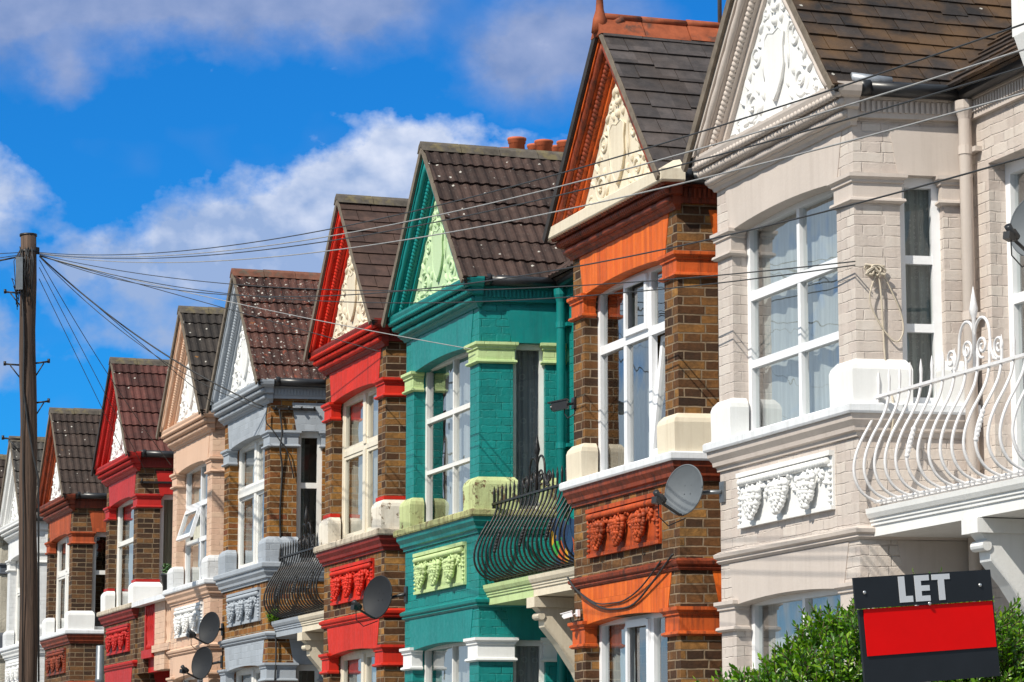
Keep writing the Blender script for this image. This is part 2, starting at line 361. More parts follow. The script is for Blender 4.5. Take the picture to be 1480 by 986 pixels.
# ---- shared relief meshes
def relief_panel_mesh():
    mb=MB(); x0,x1,z0,z1=-2.06,-.385,3.655,4.075
    mb.box(x0,x1,-.018,.05,z0,z1)
    mb.box(x0,x1,-.045,-.0179,z1-.035,z1); mb.box(x0,x1,-.035,-.0179,z0,z0+.03)
    mb.beads((x0+.05,-.035,z1-.075),(x1-.04,-.035,z1-.075),.032,.045,.22)
    for k in range(3):
        cx=x0+.33+k*.49
        for i in range(9):
            zz=z1-.17-i*.024; w=.165*math.sin(math.pi*(.28+.72*(1-i/9.0))**1.0) if i<8 else .03
            w=.14*(1-(i/9.2)**1.9)+.012
            n=max(1,int(w*2/.04))
            for j in range(n):
                q=(j+.5)/n*2-1
                mb.blob((cx+q*w+rnd.uniform(-.006,.006),-.03-.065*math.sqrt(max(0,1-q*q))*(1-.03*i),zz+rnd.uniform(-.006,.006)),rnd.uniform(.021,.028),0 if i%2 else 1)
        for j in range(9):
            a=rnd.uniform(-.15,.15); mb.blob((cx+a,-.03,z1-.135+rnd.uniform(-.02,.03)),(.014,.028,.036),1,Matrix.Rotation(rnd.uniform(-1,1),3,'Y'))
    for k in range(4):
        cx=x0+.085+k*.49-(.02 if k else 0)
        for j in range(6):
            mb.blob((min(x1-.03,max(x0+.03,cx+rnd.uniform(-.05,.05))),-.025,z1-.12-j*.02),(.016,.024,.026),1,Matrix.Rotation(rnd.uniform(-1.5,1.5),3,'Y'))
    for s in (x0+.03,x1-.03):
        for j in range(7): mb.blob((s,-.025,z0+.06+j*.042),(.022,.02,.016),0)
    return mb.data('relief_panel')
def spiral(cx,cz,r0,turns,a0,dirn,n=34):
    pts=[]
    for i in range(n):
        q=i/(n-1); a=a0+dirn*q*turns*2*math.pi; r=r0*(1-.82*q)
        pts.append((cx+r*math.cos(a),-.035-.02*q,cz+r*math.sin(a)))
    return pts
def ornament_mesh():
    mb=MB(); mb.prism([(CX-.92,6.635),(CX+.92,6.635),(CX,7.93)],-.027,-.012)
    sh=[(0,6.80),(.06,6.86),(.13,6.95),(.165,7.06),(.15,7.2),(.17,7.30),(.1,7.345),(0,7.32)]
    poly=[(CX+x,z) for x,z in sh]+[(CX-x,z) for x,z in reversed(sh[1:-1])]
    mb.prism(list(poly),-.052,-.01)
    mb.tube([(x,-.05,z) for x,z in poly]+[(poly[0][0],-.05,poly[0][1])],.009,5)
    for s in (-1,1):
        for (dx,dz,r,t,a0,d) in ((.44,6.86,.15,1.5,1.2,-1),(.36,7.21,.11,1.4,-1.2,1),(.70,6.74,.085,1.3,2.0,-1),(.16,7.50,.06,1.3,-.6,1)):
            p=spiral(dx,dz,r,t,a0,d); mb.tube([(CX+s*x,y+.018,z) for x,y,z in p],[.021*(1-.4*i/len(p)) for i in range(len(p))],6)
        p=[(.2,-.02,6.68),(.3,-.03,6.72),(.42,-.03,6.69),(.58,-.03,6.70),(.74,-.025,6.67),(.86,-.02,6.68)]
        mb.tube([(CX+s*x,y,z) for x,y,z in p],[.012,.018,.016,.02,.016,.008],6)
        p=[(.22,-.02,7.0),(.235,-.03,7.12),(.215,-.03,7.26),(.26,-.025,7.36),(.31,-.02,7.33)]
        mb.tube([(CX+s*x,y,z) for x,y,z in p],[.010,.018,.016,.018,.008],6)
        for (dx,dz,a,b,rt) in ((.27,6.80,.018,.06,.5),(.53,7.04,.02,.065,-.6),(.62,6.92,.018,.06,-1.0),(.56,6.74,.018,.05,1.2),(.25,7.42,.016,.055,.6),(.12,7.42,.02,.045,-.3),(.09,7.62,.018,.055,.4),(.47,7.10,.016,.05,.3),(.33,6.97,.015,.05,-.2),(.82,6.71,.014,.04,1.3),(.22,6.9,.014,.05,.1),(.16,6.72,.016,.04,-.7),(.50,6.96,.014,.04,1.1),(.30,7.30,.014,.04,-.9),(.06,7.52,.012,.04,-.5),(.38,6.72,.012,.04,.9)):
            mb.blob((CX+s*dx,-.022,dz),(a,.034,b),1,Matrix.Rotation(-s*rt,3,'Y'))
        for (dx,dz) in ((.44,6.86),(.36,7.21),(.70,6.74),(.16,7.5)): mb.blob((CX+s*dx,-.032,dz),.019,1)
    for z,rr_ in ((7.42,.032),(7.52,.026),(7.62,.03),(7.73,.02),(7.80,.015)): mb.blob((CX,-.03,z),(rr_,.036,rr_*1.3),1)
    return mb.data('carved_ornament')
RELIEF=relief_panel_mesh(); ORN=ornament_mesh()
# ---- roof slopes
def slope_frame(right):
    c,s=math.cos(PIT),math.sin(PIT)
    if right: return (XE,0,ZE),(0,1,0),(-c,0,s),(s,0,c)          # u along y, v up slope, n
    return (-W-XE,0,ZE),(0,-1,0),(c,0,s),(-s,0,c)
def tile_courses(mb,u0,u1,L,kind,flip=False,rng=None,cw=None,ch=None):
    # local x=u along ridge, y=v up slope, z=normal
    rng=rng or rnd
    if kind=='pan':
        ch=L/7.0; cw=.22
        n=int((u1-u0)/.0275)
        for k in range(7):
            v0=k*ch-.012; v1=(k+1)*ch+.02
            vs=[];uvs=[]
            jit={}
            for i in range(n+1):
                u=u0+(u1-u0)*i/n
                ph=(u/.11)%1.0
                h=.013 if ph<.30 else (.008 if ph<.36 or ph>.94 else .0)
                t=int(u/cw)
                if t not in jit: jit[t]=(rng.uniform(-.006,.006),rng.uniform(-.005,.006))
                a,b=jit[t]
                ub=min(max(u,u0),u1)
                vs+=[(ub,v0+a,.006),(ub,v0+a,.033+h+b),(ub,v1,.012+h)]
                uvs+=[(u,v0+.02)]*1+[(u,k*ch+.03),(u,(k+1)*ch-.01)]
            fs=[]
            for i in range(n):
                q=i*3; fs+=[(q,q+3,q+4,q+1),(q+1,q+4,q+5,q+2)]
            mb.mesh(vs,fs,False,uvs)
    else:
        ch=ch or .2; cw=cw or .36; n=max(1,round(L/ch)); ch=L/n
        for k in range(n):
            off=(.5 if k%2 else 0)*cw; u=u0-cw+off
            while u<u1:
                a=max(u+.0035,u0);b=min(u+cw-.0035,u1)
                if b-a>.02:
                    d=rng.uniform(-.012,.005) if rng.random()<.3 else rng.uniform(-.003,.003); r=rng.uniform(0,.006); r2=rng.uniform(-.003,.005)
                    v0=k*ch-.02+d; v1=(k+1)*ch+.03
                    if k==n-1: v1=L
                    z0=.022+r
                    if rng.random()<.04: v0-=.03
                    uv=[((a+.01),k*ch+.04),((b-.01),k*ch+.04),((b-.01),(k+1)*ch-.02),((a+.01),(k+1)*ch-.02)]
                    off2=k*13.0*cw+ (cw*.5 if k%2 else 0)
                    uv=[(q[0]-off,q[1]) for q in uv]
                    mb.poly([(a,v0,z0),(b,v0+r2,z0),(b,v1,.008),(a,v1,.008)],uv)
                    mb.poly([(a,v0,.0),(b,v0+r2,.0),(b,v0+r2,z0),(a,v0,z0)],uv)
                    mb.poly([(a,v0,.0),(a,v0,z0),(a,v1,.008),(a,v1,0)],uv); mb.poly([(b,v0,.0),(b,v1,0),(b,v1,.008),(b,v0,z0)],uv)
                u+=cw
# ---- windows
def window(root,setfr,u0,u1,z0,z1,rec,cfg):
    kind=cfg['kind']; fm=M[cfg.get('mat','upvc')]; fw=cfg.get('fw',.06); d0,d1=rec,rec+.06
    mb=setfr(MB()); gl=setfr(MB())
    mb.box(u0,u0+fw,d0,d1,z0,z1); mb.box(u1-fw,u1,d0,d1,z0,z1); mb.box(u0+fw,u1-fw,d0,d1,z1-fw*1.2,z1); mb.box(u0+fw,u1-fw,d0-.01,d1,z0,z0+fw*1.1)
    a0,a1,b0,b1=u0+fw,u1-fw,z0+fw*1.1,z1-fw*1.2
    gy=rec+.035; bars=[]; casements=[]
    def V(u,w=.045,za=b0,zb=b1,dd=.004): mb.box(u-w/2,u+w/2,d0+dd,d1-dd,za,zb)
    def H(z,w=.05,ua=a0,ub=a1,dd=.002): mb.box(ua,ub,d0+dd,d1-dd,z-w/2,z+w/2)
    uu=lambda q:a0+(a1-a0)*q; zz=lambda q:b0+(b1-b0)*q
    open_rect=None
    if kind=='six':
        bw=cfg.get('bw',.05)
        H(zz(.665),bw*1.5);H(zz(.325),bw*1.2); V(uu(.5),bw,b0,zz(.325)-bw*.6); V(uu(.5),bw,zz(.325)+bw*.6,zz(.665)-bw*.75); V(uu(.5),bw,zz(.665)+bw*.75,b1)
    elif kind=='three':
        zt=zz(.68); H(zt,.075)
        for q in (.335,.665): V(uu(q),.07,zt+.0375,b1); V(uu(q),.07,b0,zt-.0375)
        # middle top vent frame, a closed casement standing proud
        vx0,vx1=uu(.335)+.03,uu(.665)-.03
        for box in ((vx0,vx0+.045,zt+.03,b1),(vx1-.045,vx1,zt+.03,b1),(vx0+.045,vx1-.045,zt+.03,zt+.085),(vx0+.045,vx1-.045,b1-.05,b1+.01)):
            mb.box(box[0],box[1],d0-.022,d0+.003,box[2],box[3])
        open_rect=(uu(.665)+.035,a1,b0,zt-.0375,'tilt')
    elif kind=='sash2':
        zt=zz(.62); zf=cfg.get('heavy',.06); H(zt,zf,a0,a1,-.02 if zf>.07 else .002); V(uu(.5),.10,b0,zt-zf/2,-.012); V(uu(.5),.10,zt+zf/2,b1,-.012)
        for (p,q) in ((0,.5),(.5,1)):
            x0=uu(p)+(.05 if p else 0);x1=uu(q)-(.05 if q<1 else 0)
            for (za,zb) in ((b0,zt-zf/2),(zt+zf/2,b1)):
                mb.box(x0,x0+.035,d0+.012,d1-.012,za,zb);mb.box(x1-.035,x1,d0+.012,d1-.012,za,zb);mb.box(x0+.035,x1-.035,d0+.012,d1-.012,za,za+.045);mb.box(x0+.035,x1-.035,d0+.012,d1-.012,zb-.04,zb)
    elif kind=='case5':
        H(zz(.68),.07);H(zz(.36),.06); V(uu(.5),.055,zz(.68)+.035,b1); V(uu(.5),.055,b0,zz(.36)-.03); V(uu(.5),.055,zz(.36)+.03,zz(.68)-.035)
        open_rect=(a0,uu(.5)-.03,zz(.36)+.03,zz(.68)-.035,'top')
    elif kind=='sash1':
        H(zz(.62),.07); mb.box(a0,a0+.05,d0+.01,d1-.01,b0,b1);mb.box(a1-.05,a1,d0+.01,d1-.01,b0,b1)
    elif kind=='side3':
        H(zz(.655),.06);H(zz(.33),.06)
    elif kind=='side2': H(zz(.60),.07)
    o=mb.build('window',fm,root)
    if open_rect:
        x0,x1,za,zb,mode=open_rect
        # glass around the opening
        gl.poly([(a0,gy,b0),(x0-.0,gy,b0),(x0-.0,gy,b1),(a0,gy,b1)]) if x0>a0+.1 else None
        if mode=='tilt': gl.poly([(x0,gy,zb),(a1,gy,zb),(a1,gy,b1),(x0,gy,b1)])
        else:
            gl.poly([(x1,gy,b0),(a1,gy,b0),(a1,gy,b1),(x1,gy,b1)]); gl.poly([(a0,gy,b0),(x1,gy,b0),(x1,gy,za),(a0,gy,za)]); gl.poly([(a0,gy,zb),(x1,gy,zb),(x1,gy,b1),(a0,gy,b1)])
        cs=setfr(MB()); an=R(6) if mode=='tilt' else R(17)
        fo=cs.fr; base_z=za if mode=='tilt' else zb
        O=fo[0]+fo[2]*(d0-.02)+fo[3]*base_z; yv=fo[2]; zv=fo[3]
        nz=zv*math.cos(an)+yv*math.sin(an); ny=yv*math.cos(an)-zv*math.sin(an)
        cs.frame(O,fo[1],ny,nz); hh=zb-za; lo,hi=(0,hh) if mode=='tilt' else (-hh,0)
        f2=.055
        cs.box(x0,x0+f2,0,.05,lo,hi);cs.box(x1-f2,x1,0,.05,lo,hi);cs.box(x0+f2,x1-f2,0,.05,lo,lo+f2);cs.box(x0+f2,x1-f2,0,.05,hi-f2,hi)
        co=cs.build('casement',fm,o)
        g2=MB().frame(O,fo[1],ny,nz); g2.poly([(x0+f2,.025,lo+f2),(x1-f2,.025,lo+f2),(x1-f2,.025,hi-f2),(x0+f2,.025,hi-f2)]); g2.build('glass',M['glass'],o)
    else:
        gl.poly([(a0,gy,b0),(a1,gy,b0),(a1,gy,b1),(a0,gy,b1)])
    gl.build('glass',M['glass'],o)
    cu=cfg.get('curtain')
    if cu:
        for (p,q,mn) in cu:
            mbc=setfr(MB()); n=44; x0=u0+(u1-u0)*p;x1=u0+(u1-u0)*q; ph=rnd.random()*6
            vs=[];uvs=[]
            for i in range(n+1):
                x=x0+(x1-x0)*i/n; y=rec+(.085 if kind=='sash2' else .115)+.006*math.sin(i*1.35+ph)+.005*math.sin(i*.61+ph*2)
                for zc in (z0-.02,(z0+z1)/2,z1+.02): vs.append((x,y+(.01*math.sin(i*.9) if zc<z1 else 0),zc)); uvs.append((x,zc))
            fs=[]
            for i in range(n):
                for j in range(2): fs.append((i*3+j,i*3+3+j,i*3+4+j,i*3+1+j))
            mbc.mesh(vs,fs,True,uvs); mbc.build('curtain',M[mn],o)
    return o
FR=lambda mb: mb.frame((-W,0,0))
SR=lambda mb: side_fr(mb,True)
SLf=lambda mb: side_fr(mb,False)
MAINF=lambda mb: mb.frame((0,DEP,0))
HOUSE={}
def moulded(mb,path,zb,zt,proud=.014,top=.045,bot=.04,tp=.05,bp=.04):
    mb.sweep([(-.05,zb),(bp*.5,zb),(bp,zb+bot*.35),(bp*.9,zb+bot*.8),(proud,zb+bot),(proud,zt-top*1.5),(proud+.014,zt-top*1.4),(proud+.014,zt-top),(tp,zt-top*.6),(tp,zt),(-.05,zt)],path)
def house(key,X,vz,c,gl,gr,gl_open,gr_open):
    """gl/gr: half widths of the wall strips left and right of the bay, *_open: strip has a garden door opening"""
    uo=(len(HOUSE)*2.35,len(HOUSE)*.0752*24)
    root=empty('terraced_house',(X,8.792,vz),c['label'],'house','terraced houses with gabled bays'); HOUSE[key]=root
    m=lambda k:M[c[k]]
    # --- walls of the bay
    b=MB(uo); b.frame((-W,0,0))
    for (a,e) in ((0,PIER),(W-PIER,W)): b.box(a,e,0,.2,-.3,6.36)
    b.box(PIER,W-PIER,0,.2,3.40,4.32); b.box(PIER,W-PIER,0,.2,-.3,.95); b.box(PIER,W-PIER,.004,.2,3.12,3.40);b.box(PIER,W-PIER,.004,.2,6.05,6.36)
    b.box(.01,W-.01,.01,.2,6.36,6.62)
    for rt in (True,False):
        side_fr(b,rt)
        for (a,e) in ((0,S1),(S2,SL+.1)): b.box(a,e,0,.2,-.3,6.36)
        b.box(S1,S2,0,.2,3.42,4.32); b.box(S1,S2,0,.2,-.3,.95); b.box(S1,S2,.004,.2,3.12,3.42); b.box(S1,S2,.004,.2,6.02,6.36)
        b.box(.01,SL+.1,.008,.2,6.36,6.60)
    b.build('bay_wall',m('wall'),root)
    # --- facade strips between bays
    fwm=MB(uo); fwm.frame((0,DEP,0))
    xo=CANT
    def strip(x0,x1,has):
        if not has: fwm.box(x0,x1,0,.2,-.3,6.60); return
        s=1 if x1>0 else -1
        near=x0 if s>0 else x1; far=x1 if s>0 else x0
        o1,o2=near+s*.27,near+s*1.05
        lo,hi=min(o1,o2),max(o1,o2)
        fwm.box(min(near,o1),max(near,o1),0,.2,-.3,6.60); fwm.box(min(far,o2),max(far,o2),0,.2,-.3,6.60)
        fwm.box(lo,hi,0,.2,6.05,6.60); fwm.box(lo,hi,0,.2,2.75,3.66)
        return lo,hi
    ol=strip(-W-gl,-W-CANT,gl_open); orr=strip(CANT,gr,gr_open)
    orr2=None
    if c.get('second'): orr2=(gr-CANT-1.05,gr-CANT-.27)
    fwm.build('facade_wall',m('wall'),root)
    for o_ in (ol,orr):
        if o_:
            window(root,MAINF,o_[0],o_[1],3.66,6.05,.13,dict(kind=c.get('doorkind','side2'),mat=c['wmat'],fw=.07,curtain=[(0,1,c.get('doorcurt','net'))]))
            d=MB();MAINF(d).box(o_[0],o_[1],.16,.2,-.1,2.75); d.box(o_[0]+.12,o_[1]-.12,.145,.16,.3,1.1); d.box(o_[0]+.12,o_[1]-.12,.145,.16,1.3,2.1); d.build('door',M['door'],root)
    # --- inner room, floor, ceiling
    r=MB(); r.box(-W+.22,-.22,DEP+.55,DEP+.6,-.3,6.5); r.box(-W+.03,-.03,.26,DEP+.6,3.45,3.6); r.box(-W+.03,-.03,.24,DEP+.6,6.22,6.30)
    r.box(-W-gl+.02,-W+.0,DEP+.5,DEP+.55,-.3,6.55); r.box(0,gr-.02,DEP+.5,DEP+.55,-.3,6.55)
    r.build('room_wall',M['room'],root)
    # --- lintels
    def lint(fr,x0,x1,xt0,xt1,zb,zt,rise,d=-.006):
        l=MB(uo); fr(l).prism(arch(x0,x1,zb,rise,zt,xt0,xt1),d,.15); l.build('lintel',m('lint'),root)
    lint(FR,PIER-.02,W-PIER+.02,.17,W-.17,5.985,6.352,.045); lint(FR,PIER-.02,W-PIER+.02,.17,W-.17,3.085,3.408,.04)
    lint(SR,S1-.01,SL,S1-.07,SL,6.0,6.352,.0); lint(SR,S1-.01,SL,S1-.07,SL,3.10,3.408,.0)
    # --- capitals and pier blocks
    pr=[(-PIER,.10),(-PIER,0),(0,0),sidept(S1),sidept(S1,.07)]
    pl=[sidept(S1,.07,False),sidept(S1,0,False),(-W,0),(-W+PIER,0),(-W+PIER,.10)]
    p2=[sidept(S2,.07),sidept(S2),sidept(SL)]
    p2=[sidept(SL-.0),sidept(S2),sidept(S2,.07)][::-1]
    for (zb,zt,mk) in ((5.79,6.0,'cap'),(2.89,3.12,'gcap')):
        for p in (pr,pl,p2):
            k=MB(uo); moulded(k,p,zb,zt); k.build('capital',M[c[mk]],root)
    for p in (pr,pl,p2):
        k=MB(uo); k.sweep([(-.05,4.355),(.052,4.355),(.056,4.60),(.046,4.635),(.012,4.675),(-.05,4.68)],p); k.build('pier_block',m('block'),root)
    if c.get('bead'):
        for p in (pr,pl):
            k=MB(uo); k.sweep([(-.05,4.676),(.016,4.676),(.016,4.715),(-.05,4.72)],p); k.build('bead_strip',M[c['bead']],root)
    # --- sill, cove, string course
    k=MB(uo); k.sweep([(-.22,4.285),(.10,4.285),(.108,4.30),(.108,4.345),(.095,4.357),(-.22,4.357)],FPATH); k.build('window_sill',m('sill'),root)
    k=MB(uo); k.sweep([(-.03,4.13),(.018,4.13),(.022,4.16),(.045,4.17),(.05,4.20),(.078,4.24),(.083,4.284),(-.03,4.284)],FPATH); k.build('sill_moulding',m('cove'),root)
    k=MB(uo); k.sweep([(-.03,3.412),(.012,3.412),(.03,3.43),(.022,3.445),(.045,3.46),(.05,3.485),(.018,3.505),(-.03,3.52)],FPATH); k.build('string_course',m('string'),root)
    # --- relief panel
    put('relief_panel',RELIEF,m('panel'),root)
    # --- cornice
    cp=[(-W-.004,.025),(-W,0),(0,0),(.004,.025)]
    k=MB(uo); k.sweep([(-.04,6.345),(.02,6.345),(.03,6.37),(.055,6.385),(.06,6.40),(.06,6.452),(.10,6.462),(.105,6.525),(.14,6.535),(.165,6.56),(.178,6.60),(.178,6.622),(-.04,6.625)],cp)
    co=k.build('cornice',m('corn'),root)
    bd=MB()
    bd.beads((-W-.05,-.062,6.423),(.05,-.062,6.423),.032,.31,.16,8); bd.beads((-W-.09,-.108,6.494),(.09,-.108,6.494),.034,.042,.3)
    bd.build('bead_moulding',M[c.get('corn2',c['corn'])],co)
    lf=MB(); lf.beads((-W-.12,-.150,6.55),(.12,-.150,6.55),.030,.062,.55,6)
    lf.build('leaf_moulding',M[c.get('corn2',c['corn'])],co)
    if c.get('weather'):
        k=MB(); k.sweep([(-.02,6.55),(.20,6.545),(.207,6.555),(.207,6.645),(.02,6.76),(-.02,6.76)],[(-W-.004,.025),(-W,0),(0,0),(.004,.025)]); k.build('weathering_slab',M[c['weather']],co)
    # --- side eaves: dentil band, gutter
    k=MB(uo); side_fr(k).box(.03,SL-.0,-.035,.02,6.40,6.58)
    for i in range(20):
        u=.05+i*.04
        if u<SL-.03: k.box(u,u+.021,-.052,-.034,6.44,6.52)
    k.box(.03,SL,-.06,-.0345,6.53,6.58)
    k.build('dentil_band',m('dent'),root); k=MB(uo)
    k.frame((0,DEP,0)).box(CANT+.03,gr,-.035,.02,6.40,6.58)
    i=0
    while CANT+.05+i*.04<gr-.03:
        u=CANT+.05+i*.04; k.box(u,u+.021,-.052,-.034,6.44,6.52); i+=1
    k.box(CANT+.03,gr,-.06,-.0345,6.53,6.58)
    k.build('dentil_band',m('dent'),root)
    g=MB()
    x0,y0=sidept(.02,-.10);x1,y1=sidept(SL-.08,-.10)
    g.tube([(x0,y0,6.60),(x1,y1,6.585)],.055,10); 
    if c.get('lead'): pass
    g.tube([sidept(.02,-.10)+(6.60,),sidept(.10,-.10)+(6.602,)],.063,10)
    gu=g.build('gutter',M['black_plastic'],root)
    g=MB(); g.tube([(x1-.02,y1,6.585),(gr,DEP-.13,6.60)],.055,10); g.build('gutter',M['black_plastic'],root)
    if c.get('lead'):
        g=MB(); a=sidept(-.03,-.09);e=sidept(.26,-.095); g.tube([(a[0],a[1],6.665),(e[0],e[1],6.64)],.045,10); g.build('lead_flashing',M['lead'],gu)
    if gr>.8:
        d=MB(); px,py=.235,.765
        d.tube([(px,py-.02,6.53),(px,py,6.44),(px,py,0)],.046,12); d.tube([(px,py-.005,6.53),(px,py,6.47),(px,py,6.42),(px,py,6.40)],[.07,.07,.052,.047],12,False)
        for z in (6.14,4.95,3.8,2.6): d.tube([(px,py,z),(px,py,z+.06)],.052,12,False); d.box(px-.09,px+.09,py+.03,DEP,z+.015,z+.05)
        d.build('downpipe',M[c['pipe']],root)
    # --- gable
    rh=.0; ty=MB(uo)
    q=.27/math.sin(PIT); zb=6.62
    xl=-W/2-(ZR-.04-zb)/math.tan(PIT)
    ty.prism([(-W-.05,zb),(.05,zb),(CX,ZR-.1)],-.02,.12)
    t=ty.build('gable_panel',m('ty'),root); put('carved_ornament',ORN,m('ty'),t)
    prof=[(.045,-.20),(.085,-.20),(.085,-.155),(.15,-.15),(.15,-.10),(.215,-.095),(.215,-.06),(.255,-.055),(.265,.05),(.045,.05)]
    for sgn in (-1,1):
        k=MB(uo); cpt,spt=math.cos(PIT),math.sin(PIT)
        def pt(t,y,end):
            # line offset t below the slope plane; returns base point (z=zb) or apex point (x=CX)
            # slope plane: z = ZR - |x-CX|*tan ; offset lowers z by t/cos
            zc=ZR-t/cpt
            if end: return (CX,y,zc)
            return (CX+sgn*(zc-zb)/math.tan(PIT),y,zb)
        A=[pt(t,y,0) for t,y in prof];B=[pt(t,y,1) for t,y in prof];n=len(prof)
        for i in range(n):
            j=(i+1)%n; f=[A[i],B[i],B[j],A[j]]; k.poly(f if sgn<0 else f[::-1])
        k.poly(A)
        rk=k.build('rake_moulding',m('rake'),root)
        k=MB(); k.beads(pt(.115,-.162,0),pt(.115,-.162,1),.034,.30,.14,8); k.beads(pt(.183,-.105,0),pt(.183,-.105,1),.032,.042,.32,7); k.build('bead_moulding',M[c.get('rake2',c['rake'])],rk)
    # --- roof
    mk=m('roof'); rr=MB()
    for rt in (True,False):
        o,ux,uy,uz=slope_frame(rt); rr.frame(o,ux,uy,uz)
        u0,u1=(VY,2.9) if rt else (-2.9,-VY)
        tile_courses(rr,u0,u1,LS,c['rkind'],cw=c.get('cw'),ch=c.get('ch'))
    rf=rr.build('roof',mk,root)
    un=MB(); 
    for rt in (True,False):
        o,ux,uy,uz=slope_frame(rt); un.frame(o,ux,uy,uz); u0,u1=(VY+.03,2.9) if rt else (-2.9,-VY-.03)
        un.box(u0,u1,-.03,LS-.05,-.04,.004)
    un.build('roof_underlay',M['under'],rf)
    for rt in (True,False):
        vb=MB(); o,ux,uy,uz=slope_frame(rt); vb.frame(o,ux,uy,uz); u0,u1=(VY-.010,VY+.012) if rt else (-VY-.018,-VY+.012)
        vb.box(u0,u1,-.03 if rt else -.06,LS-.01,-.04 if rt else -.055,.010 if rt else .016)
        vb.build('verge_board',M[c.get('verge','verge') if not rt else 'verge'],rf)
    # ridge
    rg=MB(); y=VY-.02; i=0; zr=ZR+.02
    while y<2.9:
        yl=min(y+.42,2.9); jz=rnd.uniform(-.006,.008)
        if c.get('crest'):
            rg.frame(None); rg.prism([(CX-.13,zr-.135+jz),(CX+.13,zr-.135+jz),(CX+.012,zr+.035+jz),(CX-.012,zr+.035+jz)],y+.004,yl-.004); rg.tube([(CX,y+.004,zr+.045+jz),(CX,yl-.004,zr+.045+jz)],.035,8)
        else:
            rg.prism([(CX-.105,zr-.085+jz),(CX-.06,zr-.01+jz),(CX,zr+.03+jz),(CX+.06,zr-.01+jz),(CX+.105,zr-.085+jz),(CX,zr-.03)][::-1],y+.003,yl-.003)
        y+=.42
    ro=rg.build('ridge_tile',M[c.get('ridge','ridge_grey')],rf)
    if c.get('crest'):
        fi=MB(); z0=zr+.0; fi.tube([(CX,VY+.02,z0-.10),(CX,VY+.02,z0+.02),(CX,VY+.02,z0+.10),(CX,VY+.02,z0+.22),(CX,VY+.02,z0+.24),(CX,VY+.02,z0+.28),(CX,VY+.02,z0+.30),(CX,VY+.02,z0+.60),(CX,VY+.02,z0+.68),(CX,VY+.02,z0+.74)],[.075,.06,.036,.028,.040,.040,.027,.024,.04,.01],12)
        fi.tube([(CX-.0,VY+.16,z0-.02),(CX,VY+.22,z0+.03),(CX,VY+.26,z0-.0)],[.05,.045,.02],8); fi.build('finial',M['ridge_red'],ro)
    # main roof behind, facing the street
    mr_=MB(); s=math.sin(R(38));cc=math.cos(R(38)); mr_.frame((0,DEP-.18,6.63),(1,0,0),(0,cc,s),(0,-s,cc)); tile_courses(mr_,-W-gl,gr,3.3,'slate' if c['rkind']!='pan' else 'pan',cw=c.get('cw'),ch=c.get('ch') or .25)
    mr_.box(-W-gl,gr,0,3.3,-.06,-.01); mo=mr_.build('main_roof',mk,root)
    mr2=MB(); mr2.frame((0,DEP-.18+2*3.3*cc,6.63),(-1,0,0),(0,-cc,s),(0,s,cc)); mr2.box(-gr,W+gl,0,3.3,-.06,-.01); mr2.build('rear_slope',mk,mo)
    # --- windows
    window(root,FR,PIER,W-PIER,4.357,6.06,.125,c['win'])
    window(root,FR,PIER,W-PIER,.95,3.15,.125,c.get('gwin',dict(c['win'],curtain=[(0.02,.98,'net')])))
    sw=c.get('swin',dict(kind='side2',mat=c['wmat'],curtain=[(0,1,'net')]))
    window(root,SR,S1,S2,4.357,6.0,.085,sw); window(root,SR,S1,S2,.95,3.1,.085,dict(sw,kind='side2'))
    window(root,SLf,S1,S2,4.357,6.0,.085,sw)
    return root
# ------------------------------------------------------------------ the terrace
XS=[-18.311,-21.618,-26.773,-30.016,-35.104,-38.288,-43.236,-48.607,-52.933,-56.20]
VD=[-.05,-.03,-.025,.055,.07,.08,.05,-.075,-.078,-.06]
M['slate0']=mat_roof('brown_black_slate',(.030,.023,.020),.22,.147,.5,.03,0,0,.8,.65)
M['slate1']=mat_roof('grey_slate',(.068,.058,.057),.36,.2,.3,.0,0,0,.12,.6)
M['slate3']=mat_roof('brown_slate',(.068,.039,.032),.36,.2,.22,.0,0,0,.1,.75)
M['pan2']=mat_roof('dark_brown_tile',(.047,.027,.022),.22,.30,.3,.10)
M['pan4']=mat_roof('lichened_red_tile',(.060,.024,.018),.22,.30,.4,.50,.15,.8)
M['pan5']=mat_roof('charcoal_tile',(.031,.025,.022),.22,.30,.25,.06,.3)
M['pan6']=mat_roof('rust_red_tile',(.080,.027,.022),.22,.30,.4,.05)
M['pan7']=mat_roof('brown_black_tile',(.040,.026,.021),.22,.30,.22,.10,.08)
M['pan8']=mat_roof('grey_lichened_tile',(.06,.055,.05),.22,.30,.4,.3)
NET=[(.0,1.,'net')]
